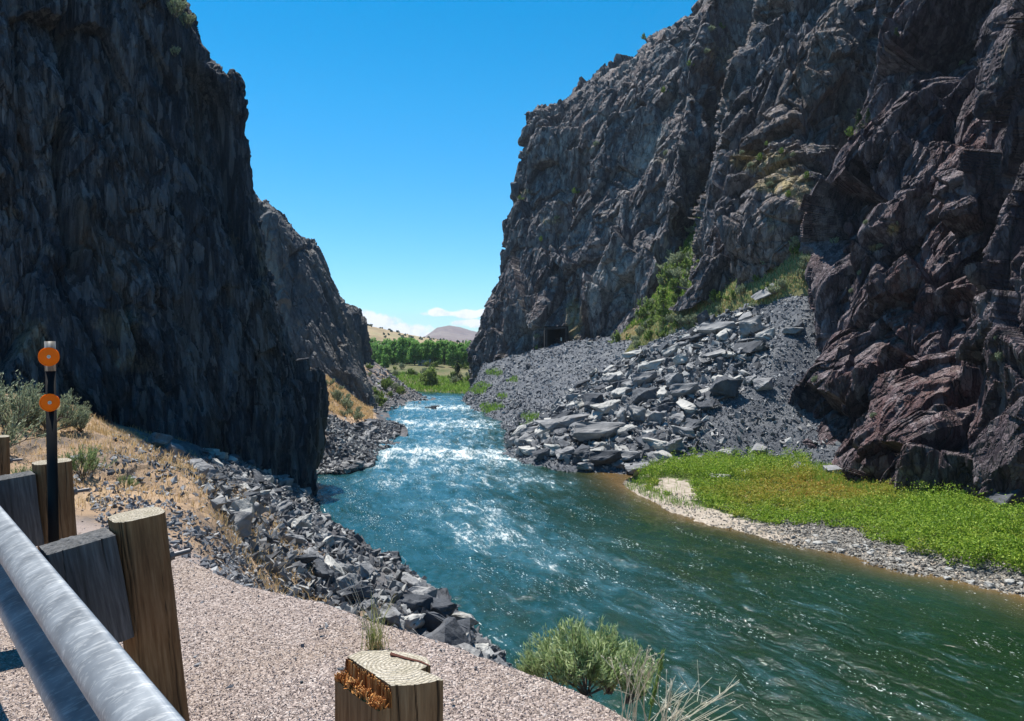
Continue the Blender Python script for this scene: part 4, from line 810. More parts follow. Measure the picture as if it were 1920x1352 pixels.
for p, a, b in zip(pts, i, j):
    boulder(p, None, rng.uniform(.7, 1.55) * (1.0 if p[2] < 5 else .7), 'grey angular rock among the riprap of the left bank', 'riprap rocks on the left bank', int(rng.choice([0, 1, 1, 0, 2])), flat=.8)
pts, i, j = sample_grid(GK2, 7000, wr); sz = rng.uniform(.12, .62, len(pts)) * np.clip(1.25 - pts[:, 2] / 14, .4, 1.2); merge_rocks('riprap_rubble', pts, sz, M_rubble, 'loose dark grey riprap covering the left bank', 'rubble', .12)
up = inpoly(uK, vK, [(120, 860), (230, 830), (300, 800), (380, 840), (470, 900), (560, 960), (700, 1080), (640, 1150), (560, 1140), (430, 1060), (330, 1000), (250, 960), (150, 960)]) & (dK < 45)
upw = up * np.clip(12 / np.maximum(dK, 3), .3, 3.) * (.35 + .65 * (fbm(pK / 1.5, 3, 71).reshape(dK.shape) > -.05))
loose = inpoly(uK, vK, [(150, 920), (330, 950), (450, 1030), (600, 1150), (430, 1120), (330, 1070), (200, 1010)]) & (dK < 30)
pts, i, j = sample_grid(GK2, 4500, loose * 1.0); merge_rocks('edge_stones', pts, .02 + .07 * rng.random(4500) ** 3, M_scree, 'loose stones along the edge of the road shoulder', 'stones', .15)
pts, i, j = sample_grid(GK2, 13000, upw); dd = proj(pts)[2]; sz = (.035 + .16 * rng.random(len(pts)) ** 4) * np.clip(dd / 13, .55, 2.0); merge_rocks('bank_rubble', pts, sz, M_scree, 'small dark stones strewn over the dry bank', 'rubble', .12)

# far left bank
rm = inpoly(uM, vM, [(560, 900), (560, 790), (600, 775), (660, 800), (700, 790), (760, 800), (720, 850), (700, 880)]) * 1.0
pts, i, j = sample_grid(GM2, 44, rm)
for p, a, b in zip(pts, i, j): boulder(p, None, rng.uniform(.9, 2.0), 'dark grey rock on the stony point of the far left bank', 'rocks on the far left point', int(rng.choice([0, 1, 0])), flat=.6)
pts, i, j = sample_grid(GM2, 4200, rm + .0); merge_rocks('point_rubble', pts, rng.uniform(.2, .95, 4200) , M_rubble, 'dark broken rock of the far left point', 'rubble', .1)
rm2 = inpoly(uM, vM, [(700, 700), (730, 690), (810, 745), (790, 760), (700, 780), (690, 760)]) * 1.0
pts, i, j = sample_grid(GM2, 900, rm2 + .0); merge_rocks('distant_rubble', pts, rng.uniform(.4, 1.4, 900), M_boulder, 'broken rock at the last bend of the left bank', 'rubble', .1)
rm3 = inpoly(uM, vM, [(565, 690), (600, 690), (700, 760), (700, 800), (570, 780)]) * 1.0
pts, i, j = sample_grid(GM2, 500, rm3); merge_rocks('slope_stones', pts, rng.uniform(.12, .5, 500), M_scree, 'scattered stones on the tan slope', 'rubble', .1)
# rock in the rapids
for (x_, y_, s_, h_, lab) in [(966, 352, 3.0, 9.0, 'slim rock pinnacle standing at the outer edge of the far right cliff')]:
    boulder(P(x_, y_, 203), None, (s_, s_, h_), lab, None, 1, 4, roll=0, sink=0)
0 and boulder(P(1083, 622, 160.5), None, (3.6, 3.2, 9), 'pale tan rock outcrop right of the tunnel mouth', None, 0, 3, roll=.1, sink=0)
for (u, v, s, lab) in [(806, 766, 2.6, 'dark rock breaking the surface in the middle of the rapids'), (815, 763, 1.9, 'small dark rock beside the rock in the rapids'), (905, 768, 2.6, 'low grey rock at the right edge of the rapids')]:
    p = PZ(u, v); boulder(p, None, (s, s * .7, s * .6), lab, 'rocks in the rapids', 1, 0, name='rock', roll=.1, rz=0, sink=.05)
# boulders by the near right cliff foot
for (u, v, s, tone, k, lab) in [(1895, 925, 3.6, 1, 4, 'big dark boulder at the cliff foot by the green bank'), (1915, 965, 2.6, 0, 1, 'grey slab at the cliff foot beside the green bank'), (1868, 965, 1.1, 2, 3, 'small pale triangular rock in front of the big dark boulder'),
      (1400, 868, 1.8, 2, 3, 'pale leaning rock behind the green plants'), (1350, 880, 2.0, 2, 0, 'tan rock at the back of the green bank'), (1500, 862, 2.6, 0, 1, 'grey ledge rock at the foot of the near cliff'), (1560, 868, 2.2, 0, 6, 'grey boulder below the near cliff'),
      (1605, 878, 1.7, 0, 0, 'grey boulder right of the ledge rock below the cliff'), (1690, 905, 1.6, 0, 5, 'low rock at the cliff base behind the yellow plants')]:
    p, n, d = SG.at(u, v + 12, 12); boulder(p, None, s, lab, 'rocks along the foot of the near cliff', tone, k, flat=.15)
# cobbles along the bar
fr_ = np.linspace(0, 1, GG2.shape[1])[None] + 0 * uG
cw = ((fr_ > .12) & (fr_ < .50)) * (.25 + .75 * sstep(1340, 1560, uG)) * (uG < 2300) * (uG > 1150)
pts, i, j = sample_grid(GG2, 15000, cw); sz = (.09 + .32 * rng.random(len(pts)) ** 2) * (.6 + .4 * sstep(1300, 1600, proj(pts)[0])); merge_rocks('shore_cobbles', pts, sz, M_cobble, 'pale cobbles along the waterline of the gravel bar', 'cobbles', .1, .3)
pts, i, j = sample_grid(GG2, 26, ((fr_ > .15) & (fr_ < .34)) * (uG > 1480) * (uG < 1915) * 1.0)
for p, a, b in zip(pts, i, j): boulder(p, None, rng.uniform(.38, .62), 'larger pale flat stone among the shore cobbles', 'larger stones on the cobble shore', 2, name='rock', flat=.3)

# ================================================================ vegetation on the gravel bar
pG = GG2.reshape(-1, 3)
def plants_on(pts, hgt, nper, ln, spread):
    n = len(pts); k = np.repeat(np.arange(n), nper); h = hgt[k]; z = rng.random(len(k)) ** .6
    c = pts[k] + np.stack([rng.normal(size=len(k)) * spread * (.4 + z), rng.normal(size=len(k)) * spread * (.4 + z), z * h], 1); d = rng.normal(size=(len(k), 3)) + (0, 0, .4)
    return c, d
M_veg = NT('ground_cover_leaf'); _ob = M_veg.coord('Object'); _r = M_veg.n('ShaderNodeNewGeometry').outputs['Random Per Island']
_g = M_veg.ramp(_r, [(0, (.07, .15, .012)), (.5, (.21, .36, .035)), (1, (.46, .60, .09))]); _y = M_veg.ramp(_r, [(0, (.22, .26, .03)), (.5, (.38, .38, .06)), (.8, (.48, .36, .08)), (1, (.50, .22, .07))])
_yl = M_veg.n('ShaderNodeAttribute', attribute_name='yellow').outputs['Fac']; _c = M_veg.mix(_yl, _g, _y)
_a = M_veg.n('ShaderNodeBsdfPrincipled', {'Base Color': _c, 'Roughness': .55, 'Specular IOR Level': .3}); _b = M_veg.n('ShaderNodeBsdfTranslucent', {'Color': _c}); _x = M_veg.n('ShaderNodeMixShader', {'Fac': .4})
M_veg.l(_a.outputs[0], _x.inputs[1]); M_veg.l(_b.outputs[0], _x.inputs[2]); M_veg.l(_x.outputs[0], M_veg.out.inputs[0])
pts, i, j = sample_grid(GG2, 10000, iv * np.clip(50 / np.maximum(dG, 20), .5, 1.6)); pu, pv, pd = proj(pts)
yel = np.exp(-((pu - 1560) / 120) ** 2 - ((pv - 918) / 24) ** 2) * 1.5 + .5 * np.exp(-((pu - 1400) / 130) ** 2 - ((pv - 940) / 30) ** 2) + .3 * fbm(pts / 2.5, 2, 61) + .55 * np.exp(-((pu - 1230) / 30) ** 2 - ((pv - 915) / 14) ** 2)
hg = .36 + .30 * fbm(pts / 1.9, 3, 60) + .22 * facet(pts / .9, 66)[0] + .60 * sstep(1600, 1800, pu) + .55 * ((pv < 905) & (pu < 1520)); hg = hg * (1 + .9 * (rng.random(len(hg)) < .10)); hg = np.clip(hg * 1.15, .1, 1.8) * (1 - .4 * np.clip(yel, 0, 1))
c, d = plants_on(pts, hg, 17, .1, .13); sl = rng.uniform(.6, 1.5, len(c)) * .135; V, Fq = leaves(c, d, sl, sl * .5)
yv = np.repeat(np.clip(np.repeat(yel, 17) + rng.normal(size=len(c)) * .15, 0, 1), 4)
tag(mesh_np('ground_cover', V, Fq, M_veg.m, attrs={'yellow': yv}), 'dense bright green leafy plants with a yellow orange patch on the gravel bar', 'ground cover', kind='stuff')
pts, i, j = sample_grid(GG2, 9000, (inpoly(uG, vG, [(1170, 915), (1200, 890), (1262, 868), (1520, 868), (1700, 900), (1900, 960), (1960, 1000), (1700, 945), (1500, 900), (1260, 900), (1330, 960), (1240, 945)])) * (1. - inpoly(uG + 18 * _w1, vG + 8 * _w2, [(1232, 890), (1305, 890), (1320, 950), (1245, 930)]) * .93))
V, Fq = blades(pts, rng.uniform(.25, .75, len(pts)), .035, .5); tag(mesh_np('bar_grass', V, Fq, M_grass), 'tall fresh grass along the back and tip of the gravel bar', 'grass', kind='stuff')

# ================================================================ dry grass and green grass
dw = inpoly(uK, vK, [(-200, 690), (60, 770), (200, 765), (330, 820), (420, 900), (560, 1010), (620, 1150), (560, 1140), (430, 1070), (330, 1010), (250, 980), (-100, 960)]) & (dK < 50)
nz_ = fbm(pK / 2.0, 3, 72).reshape(dK.shape)
pts, i, j = sample_grid(GK2, 20000, dw * np.clip(12 / np.maximum(dK, 4), .25, 2.5) * sstep(-.15, .25, nz_ + .25 * (dK > 12)))
V, Fq = blades(pts, rng.uniform(.05, .20, len(pts)) * np.clip(proj(pts)[2] / 14, .7, 1.6), .008 * np.clip(proj(pts)[2] / 9, .8, 2.2), .8); tag(mesh_np('dry_grass', V, Fq, M_dry), 'dry golden grass over the left bank', 'grass', kind='stuff')
tw_ = inpoly(uM, vM, [(565, 690), (620, 700), (700, 765), (700, 790), (600, 770), (570, 740)]) * 1.0
pts, i, j = sample_grid(GM2, 9000, tw_); V, Fq = blades(pts, rng.uniform(.2, .6, len(pts)), .09, .7); tag(mesh_np('slope_grass', V, Fq, M_dry), 'dry golden grass on the slope beyond the left cliff', 'grass', kind='stuff')
pg = sample_grid(GR[:, 60:], 14000)[0]; V, Fq = blades(pg, rng.uniform(.3, 1.0, len(pg)), .12, .6); tag(mesh_np('gully_grass', V, Fq, M_grass), 'bright green grass climbing the gully', 'grass', kind='stuff')
pts, i, j = sample_grid(GR, 5000); V, Fq = blades(pts, rng.uniform(.2, .7, len(pts)), .09, .7)
pts2, i, j = sample_grid(GR2[:, 8:60], 11000); V2, F2 = blades(pts2, rng.uniform(.15, .55, len(pts2)), .07, .7)
tag(mesh_np('ramp_grass', np.concatenate([V, V2]), np.concatenate([Fq, F2 + len(V)]), M_dry), 'dry yellow grass on the gully and ramp between the cliffs', 'grass', kind='stuff')
sgT = np.zeros_like(uT)
for (u, v, r_) in [(995, 785, 16), (922, 765, 20), (940, 745, 10), (905, 725, 14), (985, 800, 10), (925, 700, 16), (895, 735, 14), (960, 715, 10)]: sgT += np.exp(-((uT - u) / r_) ** 2 - ((vT - v) / (r_ * .35)) ** 2) * vis
pts, i, j = sample_grid(GT2, 5000, np.where(sgT > .25, sgT, 0)); V, Fq = blades(pts, rng.uniform(.3, .9, len(pts)), .09, .5); tag(mesh_np('bank_grass', V, Fq, M_grass), 'small bright grass patches at the foot of the scree', 'grass', kind='stuff')
gv = (GV[..., 1] < 250) & (GV[..., 0] > -48) & (GV[..., 0] < 22); pts, i, j = sample_grid(GV, 16000, gv * 1.0)
V, Fq = blades(pts, rng.uniform(.4, 1.0, len(pts)), .22, .5); tag(mesh_np('meadow_grass', V, Fq, M_grass), 'bright green meadow grass at the far river bend', 'grass', kind='stuff')

# ================================================================ shrubs and trees
SAGE = [bush_meshes(500 + i, 1.0, 1.5, 16, 4200, .07, .016, M_sage, stem_r=.018) for i in range(3)]
FSAGE = [bush_meshes(520 + i, 1.0, 1.6, 9, 900, .16, .06, M_sage, stem_r=.02) for i in range(2)]
GSH = [bush_meshes(530 + i, 1.0, 1.5, 9, 1100, .17, .085, M_green, stem_r=.02) for i in range(3)]
SN = ('stems', 'foliage')
for (u, v, dd, s, lab) in [(20, 800, 12.5, .95, 'largest sagebrush at the left edge of the bank'), (88, 792, 13.0, .85, 'sagebrush directly behind the orange reflectors'), (150, 788, 13.5, .50, 'low sagebrush right of the reflector post at the end of the bush row'),
      (-30, 815, 9.5, .9, 'pale sagebrush cut by the left frame edge'), (40, 775, 16, .95, 'rear sagebrush standing behind the first row'), (115, 783, 15.5, .62, 'rear sagebrush between the reflector post and the low bush'), (-90, 780, 15, 1.0, 'outer sagebrush beyond the frame edge')]:
    p = P(u, v, dd); e = np.linalg.norm(SK.P[:, :2] - p[:2], axis=1); p[2] = SK.P[np.argmin(e)][2] - .02; plant('sagebrush', SAGE[rng.integers(0, 3)], SN, lab, 'sagebrush', p, rng.uniform(0, 6), s, 'sagebrushes on the left bank')
GSG = [bush_meshes(540 + i, 1.0, 1.5, 16, 3600, .08, .016, M_sageg, stem_r=.016) for i in range(2)]
for (u, v, s, lab, mi) in [(148, 888, .42, 'green sagebrush right behind the second guardrail post', 0), (236, 908, .18, 'tiny grey green bush alone on the stony bank', 1), (45, 905, .26, 'small dry bush between the posts and the tall sagebrush', 1)]:
    p, n, d = SK.at(u, v, 10); plant('sagebrush', GSG[mi], SN, lab, 'sagebrush', p, 1.3, s, 'green bushes on the left bank')
for k, (u, v, s) in enumerate([(575, 697, 1.6), (590, 702, 1.6), (605, 712, 1.5), (620, 716, 1.5), (634, 745, 1.9), (645, 752, 2.1), (655, 762, 2.0), (666, 772, 1.7), (600, 700, 1.3), (640, 725, 1.2), (672, 782, 1.5), (650, 775, 1.2)]):
    p, n, d = SM.at(u, v + 3, 6); plant('sagebrush', FSAGE[k % 2], SN, 'grey green sagebrush on the tan slope past the left cliff', 'sagebrush', p, rng.uniform(0, 6), s, 'sagebrushes on the tan slope')
gm = inpoly(uM, vM, [(690, 690), (725, 700), (760, 735), (740, 755), (700, 770), (688, 740)]) * 1.0; pts, i, j = sample_grid(GM2, 32, gm)
for k, p in enumerate(pts): plant('shrub', GSH[k % 3] if k % 4 else FSAGE[0], SN, 'bright green shrub on the bank below the pillar cliff', 'shrub', p, rng.uniform(0, 6), rng.uniform(1.2, 2.4), 'green shrubs below the pillar cliff')
pts, i, j = sample_grid(GR, 78, np.linspace(.4, 1.4, GR.shape[1])[None] + 0 * GR[..., 0])
for k, p in enumerate(pts):
    plant('shrub', GSH[k % 3] if k % 2 else FSAGE[1], SN, 'green shrub growing in the gully between the cliffs', 'shrub', p, rng.uniform(0, 6), rng.uniform(1.9, 3.5), 'shrubs in the gully')
pts, i, j = sample_grid(GR2[:, 10:60], 80)
V, Fq = blades(sample_grid(GR2[:, 8:60], 11000)[0], rng.uniform(.25, .7, 11000), .09, .6); tag(mesh_np('ramp_weeds', V, Fq, M_sageg), 'green weeds mixed into the dry grass of the ramp', 'weeds', kind='stuff')
for k, p in enumerate(pts): plant('shrub', FSAGE[k % 2] if k % 3 else GSH[0], SN, 'low yellow green shrub on the grassy ramp above the rockfall', 'shrub', p, rng.uniform(0, 6), rng.uniform(1.0, 2.1), 'shrubs on the grassy ramp')
JUN = [crown_meshes(600 + i, 5, 3.2, 2600, .22, M_juni, True, .08, 40) for i in range(2)]; JB = crown_meshes(605, 5, 3.6, 2600, .24, M_green, True, .06, 40)
TN = ('trunk', 'crown')
for (u, v, s, me, lab) in [(1236, 600, 1.15, JB, 'tallest bright green tree on the slope at the gully mouth'), (1215, 605, .6, JB, 'small bright tree left of the tallest gully tree'), (1262, 560, .7, JUN[0], 'dark juniper above the gully tree'), (1300, 520, .75, JB, 'green tree halfway up the gully'), (1325, 480, .7, JB, 'green tree near the top of the gully'),
      (1515, 445, .55, JUN[1], 'upright juniper at the head of the grassy ramp')]:
    p, n, d = SGR.at(u, v, 12); plant('juniper_tree' if me is not JB else 'young_tree', me, TN, lab, 'tree', p, rng.uniform(0, 6), s, 'trees between the cliffs')
# shrubs rooted in the cliffs
SB, SC, SD, SA = Surf(GB2), Surf(GC2), Surf(GD2), Surf(GA2)
for (S_, lst) in ((SC, [(1420, 300, 1.3, 0), (1400, 310, 1.0, 2), (1460, 290, 1.0, 0), (1480, 300, .9, 2), (1510, 330, 1.1, 0), (1380, 345, .9, 2), (1440, 345, 1.0, 2), (1475, 365, 1.0, 0), (1500, 395, .9, 2), (1430, 270, .8, 0), (1395, 285, .8, 2)]),
                  (SD, [(1675, 95, 1.5, 1), (1750, 100, .8, 0), (1790, 105, .7, 2), (1605, 240, 1.6, 1), (1590, 255, 1.3, 0), (1620, 230, 1.1, 1), (1680, 430, 1.0, 2), (1670, 440, .8, 2), (1615, 420, .6, 2), (1640, 465, .7, 2), (1605, 520, .7, 2), (1590, 545, .6, 2), (1630, 780, .6, 2), (1520, 715, .8, 2), (1870, 680, .8, 2), (1860, 640, .5, 2), (1545, 480, 1.0, 0), (1530, 430, 1.2, 1), (1540, 415, 1.0, 1)]),
                  (SB, [(1075, 370, 1.6, 0), (1110, 280, 1.6, 2), (1200, 70, 1.8, 0), (1250, 180, 1.6, 0), (1340, 60, 1.8, 2), (1380, 120, 1.8, 0), (1330, 100, 1.6, 2), (1300, 130, 1.5, 0), (1360, 50, 1.6, 0), (1240, 290, 1.4, 2), (1040, 420, 1.4, 2), (1010, 455, 1.5, 0), (1350, 400, 2.0, 0), (1345, 430, 2.2, 0), (978, 368, 1.4, 0), (1000, 640, 1.5, 2), (1010, 650, 1.3, 0)])):
    nm = {id(SC): 'the middle cliff', id(SD): 'the near right cliff', id(SB): 'the far right cliff'}[id(S_)]
    for (u, v, s, t) in lst:
        p, n, d = S_.at(u, v, 8); me = (GSH[0], JUN[0], FSAGE[0])[t]
        if t == 1: plant('juniper_tree', me, TN, 'small dark juniper rooted in a crack of ' + nm, 'tree', p, 0, s * .32, 'junipers rooted in ' + nm)
        else: plant('shrub', me, SN, 'small tufted shrub rooted on a ledge of ' + nm, 'shrub', p, 0, s, 'shrubs rooted in ' + nm)
for (u, v, s, lab) in [(330, 25, 1.5, 'grey green bush at the brow of the left cliff'), (345, 50, 1.3, 'lower bush hanging at the brow of the left cliff'), (335, 105, .8, 'small bush in the crack below the brow of the left cliff')]:
    p, n, d = SA.at(u, v, 8); plant('shrub', FSAGE[0], SN, lab, 'shrub', p, 0, s, 'bushes at the brow of the left cliff')

# cottonwood belt, willow and bushes of the valley
COT = [crown_meshes(620 + i, 11, 7.5, 2600, .75, M_cotton, False, .12, 44) for i in range(4)]
gz = lambda x, y: float(GV[np.argmin(abs(GV[:, np.argmin(abs(ys - y)), 0] - x)), np.argmin(abs(ys - y)), 2])
k = 0
for row, (y0, n_) in enumerate(((292, 20), (304, 21), (318, 21), (332, 20))):
    for q in range(n_):
        x = -84 + q * 4.7 + rng.normal() * 1.3 + row * 2.1; y = y0 + rng.normal() * 3
        plant('cottonwood_tree', COT[k % 4], TN, 'green cottonwood in the dense tree belt beyond the river bend', 'tree', (x, y, gz(x, y) - .2), rng.uniform(0, 6), rng.uniform(.74, .95) * (1 + .02 * row), 'cottonwood trees beyond the river bend'); k += 1
WIL = crown_meshes(640, 4, 5.2, 2600, .42, M_green, False, .05, 40)
p = P(806, 716, 222); plant('willow_bush', WIL, TN, 'round bright green willow bush in the middle of the valley', 'bush', (p[0], p[1], gz(p[0], p[1]) - .2), 0, 1.25)
p = P(858, 706, 238); plant('juniper_tree', JUN[0], TN, 'dark juniper beside the pale rock at the canyon mouth', 'tree', (p[0], p[1], gz(p[0], p[1])), 0, 1.35)
p = P(722, 700, 262); plant('young_tree', COT[0], TN, 'pale green tree at the left end of the valley bushes', 'tree', (p[0], p[1], gz(p[0], p[1])), 0, .5)
for k in range(46):
    y = rng.uniform(222, 286); x = rng.uniform(-.26, .02) * y; plant('shrub', (GSH + FSAGE)[k % 5], SN, 'low shrub scattered over the valley before the tree belt', 'shrub', (x, y, gz(x, y)), rng.uniform(0, 6), rng.uniform(1.4, 3.0), 'shrubs scattered over the valley')
# shrub dots on the hills
def dots(Gd, n, smin, smax, name, lab, zc):
    w_ = (Gd[..., 2] > zc) * 1.0 * (.4 + (fbm(Gd.reshape(-1, 3) / 60, 2, 88).reshape(w_.shape) > 0 if 0 else 0)); pts, i, j = sample_grid(Gd, n, w_); protos = [hull_rock(12, (1, 1, .8), 700 + q) for q in range(4)]
    merge_rocks(name, pts, rng.uniform(smin, smax, n), plain(name + '_leaf', (.05, .065, .035), .95), lab, 'scrub', .2, 1.0, protos)
dots(GH, 5200, 1.2, 4.0, 'hill_scrub', 'dark shrubs dotting the far tan hillside', 4); dots(GH2, 1600, .8, 2.4, 'low_hill_scrub', 'dark shrubs dotting the low tan rise', 4)
# ================================================================ foreground: guardrail, posts, reflectors
n2 = np.array([.764, .645, 0]); d2 = np.array([-.645, .764, 0]); zz = np.array([0, 0, 1.])
def wood_mat(name, a, b, c, along='Z', ring=None, sc=1.0):
    m = NT(name); v = m.coord('Object'); s = {'Z': (34, 34, 2.2), 'X': (2, 30, 30)}[along]; w = m.mapping(v, tuple(q * sc for q in s))
    g1 = m.noise(w, 1.0, 6, .7, .8); g2 = m.noise(m.mapping(v, tuple(q * 4 * sc for q in s)), 1.0, 4, .6); g3 = m.noise(v, 3.0, 3)
    f = m.math('ADD', m.math('MULTIPLY', g1, .5), m.math('ADD', m.math('MULTIPLY', g2, .3), m.math('MULTIPLY', g3, .2)))
    col = m.ramp(f, [(.36, a), (.5, b), (.64, c)]); at = m.n('ShaderNodeAttribute', attribute_name='groove').outputs['Fac']
    col = m.mix(m.mr(at, .3, 1.0), col, (.012, .009, .007)); kn = m.n('ShaderNodeAttribute', attribute_name='knot').outputs['Fac']; col = m.mix(m.mr(kn, .1, .9, 0, .75), col, (.02, .013, .008))
    m.bsdf(col, .82, m.bump(m.math('ADD', g1, g2), .6, .004), spec=.25); return m.m
M_wood = wood_mat('treated_post_wood', (.085, .046, .022), (.20, .113, .055), (.31, .20, .11))
M_block = wood_mat('weathered_block_wood', (.045, .045, .046), (.095, .096, .10), (.17, .17, .175))
def end_mat(name, base, dark, cx=0., cy=0.):
    m = NT(name); v = m.mapping(m.coord('Object'), loc=(-cx, -cy, 0)); s = m.n('ShaderNodeSeparateXYZ', {'Vector': v}); nn = m.noise(v, 14, 3)
    r = m.math('ADD', m.math('SQRT', m.math('ADD', m.math('POWER', s.outputs[0], 2.), m.math('POWER', s.outputs[1], 2.))), m.math('MULTIPLY', nn, .012))
    wv = m.math('SINE', m.math('MULTIPLY', r, 620.)); col = m.mix(m.mr(wv, -.2, 1, 0, .8), base, dark)
    ck = m.voro(m.mapping(v, (1, 1, .01)), 85, 'DISTANCE_TO_EDGE'); col = m.mix(m.mr(ck, .0, .035, .6, 0), col, (.07, .06, .045))
    col = m.mix(m.mr(m.noise(v, 22, 5, .65), .4, .65, 0, .6), col, (.27, .24, .17)); m.bsdf(col, .9, m.bump(m.math('ADD', wv, m.mr(ck, 0, .06, -2, 0)), .7, .0015), spec=.2); return m.m
M_end = end_mat('post_end_grain', (.50, .45, .37), (.26, .22, .17))
def prism(poly, z0, z1, nz=70, per=.0035, grooves=10, gd=.006, seed=0, knots=(), warp=.0015):
    """side wall of a timber: fine grid with drying cracks; returns V, F, groove, knot and the top loop"""
    poly = np.asarray(poly, float); r = np.random.default_rng(seed); seg = np.roll(poly, -1, 0) - poly; L = np.linalg.norm(seg, axis=1); cum = np.concatenate([[0], np.cumsum(L)]); N = int(cum[-1] / per)
    t = np.linspace(0, cum[-1], N, endpoint=False); X = np.stack([np.interp(t, cum, np.append(poly[:, k], poly[0, k])) for k in (0, 1)], 1)
    tg = np.roll(X, -2, 0) - np.roll(X, 2, 0); nm = np.stack([tg[:, 1], -tg[:, 0]], 1); nm /= np.linalg.norm(nm, axis=1, keepdims=True)
    z = np.linspace(z0, z1, nz); T, Z = np.meshgrid(t, z, indexing='ij'); g = np.zeros_like(T)
    for k in range(grooves):
        c = r.uniform(0, cum[-1]); ph = r.uniform(0, 6); zc = r.uniform(z0, z1) if k % 2 else z1; ln = r.uniform(.2, .7) * (z1 - z0); wd = r.uniform(.0016, .0042)
        cx = c + .006 * np.sin(Z * 6 + ph) + .002 * np.sin(Z * 31 + ph); d = np.abs((T - cx + cum[-1] / 2) % cum[-1] - cum[-1] / 2); g = np.maximum(g, np.exp(-(d / wd) ** 2) * np.exp(-((Z - zc) / ln) ** 2))
    kn = np.zeros_like(T)
    for (tt, zk, rk_) in knots: dd = np.sqrt((T - tt) ** 2 + ((Z - zk) * .8) ** 2); kn = np.maximum(kn, np.exp(-(dd / rk_) ** 4) * (.55 + .45 * np.sin(dd * 1500)))
    P3 = np.stack([X[:, None, 0] + 0 * Z, X[:, None, 1] + 0 * Z, Z], -1); off = -gd * g + warp * fbm(P3.reshape(-1, 3) * (60, 60, 5), 3, seed).reshape(T.shape)
    P3[..., 0] += nm[:, None, 0] * off; P3[..., 1] += nm[:, None, 1] * off
    i = np.arange(N)[:, None] * nz + np.arange(nz - 1)[None]; j = ((np.arange(N) + 1) % N)[:, None] * nz + np.arange(nz - 1)[None]
    return P3.reshape(-1, 3), np.stack([i, j, j + 1, i + 1], -1).reshape(-1, 4), g.ravel(), kn.ravel(), P3[:, -1]
def rsq(hx, hy, r=.02, n=6):
    pts = []
    for (sx, sy, a0) in ((1, -1, -90), (1, 1, 0), (-1, 1, 90), (-1, -1, 180)):
        for k in range(n): a = math.radians(a0 + 90 * k / (n - 1)); pts.append((sx * (hx - r) + r * math.cos(a), sy * (hy - r) + r * math.sin(a)))
    return np.array(pts)
def cap(loop, rise=.004, rings=14, jag=.0012, seed=0):
    c = loop.mean(0); k = np.linspace(1, 0.02, rings)[:, None, None]; G_ = c + (loop - c)[None] * k; G_[..., 2] = loop[None, :, 2] + rise * (1 - k[..., 0] ** 2) + jag * fbm(G_.reshape(-1, 3) * 60, 3, seed).reshape(G_.shape[:2]) * (k[..., 0] < 1)
    N = len(loop); i = np.arange(rings - 1)[:, None] * N + np.arange(N)[None]; j = np.arange(rings - 1)[:, None] * N + (np.arange(N)[None] + 1) % N
    return G_.reshape(-1, 3), np.stack([i, j, j + N, i + N], -1).reshape(-1, 4)
def set_frame(o, loc, lean=0.0, twist=0.0, fwd=0.0):
    M = Matrix([[n2[0], d2[0], 0], [n2[1], d2[1], 0], [0, 0, 1]]) @ Matrix.Rotation(twist, 3, 'Z') @ Matrix.Rotation(lean, 3, 'Y') @ Matrix.Rotation(fwd, 3, 'X')
    o.rotation_mode = 'QUATERNION'; o.rotation_quaternion = M.to_quaternion(); o.location = loc; return M
M_galv = NT('galvanised_steel'); _v = M_galv.coord('Object'); _w = M_galv.mapping(_v, (5, 26, 26), (0, 0, .25))
_st = M_galv.noise(M_galv.mapping(_v, (7, 60, 24), (.5, .35, .55)), 1.6, 3, .6, .9); _sp = M_galv.voro(_v, 60, 'F1', 'Color'); _n = M_galv.noise(_v, 9, 5, .6)
_col = M_galv.ramp(_n, [(.3, (.20, .225, .26)), (.55, (.29, .32, .36)), (.75, (.38, .41, .45))]); _col = M_galv.mix(M_galv.mr(_st, .53, .64, 0, .42), _col, (.66, .68, .70)); 
M_galv.bsdf(_col, M_galv.mr(_n, .3, .7, .42, .62), M_galv.bump(_st, .15, .002), metal=.45); M_galv = M_galv.m
# ---- rail
prof = [(.006, .154), (.016, .158), (.030, .153), (.050, .142), (.068, .128), (.078, .114), (.083, .098), (.081, .080), (.072, .066), (.050, .050), (.028, .036), (.010, .024), (.002, .010), (.0, 0)]
prof = prof + [(a, -b) for a, b in prof[-2::-1]]
pr = np.array(prof); pr = resample(pr[:, None, :], np.linspace(0, len(pr) - 1, 90), 0)[:, 0]
s_ = np.linspace(-1.6, 8.6, 160); bend = -.0028 * np.maximum(0, s_ - 3.5) ** 2
zr = H - .643 - .156
def railG(off): return (n2 * .42)[None, None] + bend[:, None, None] * 3 * n2 + d2 * s_[:, None, None] - n2 * (pr[None, :, 0:1] + off) + zz * (zr + pr[None, :, 1:2])
Ga, Gb = railG(0.0), railG(-.003); V = np.concatenate([Ga.reshape(-1, 3), Gb.reshape(-1, 3)]); nn_ = 160 * 90; f1 = grid_faces(160, 90); f2 = f1[:, ::-1] + nn_
e1 = np.arange(159) * 90; ed = [np.stack([e1, e1 + nn_, e1 + 90 + nn_, e1 + 90], 1), np.stack([e1 + 89, e1 + 179, e1 + 179 + nn_, e1 + 89 + nn_], 1)]
ro = thing('guardrail', 'galvanised steel guardrail beam running along the gravel shoulder', 'guardrail', (n2 * .42 + zz * zr).tolist())
rb = mesh_np('rail_beam', V - (n2 * .42 + zz * zr), np.concatenate([f1, f2] + ed), M_galv, True, ro)
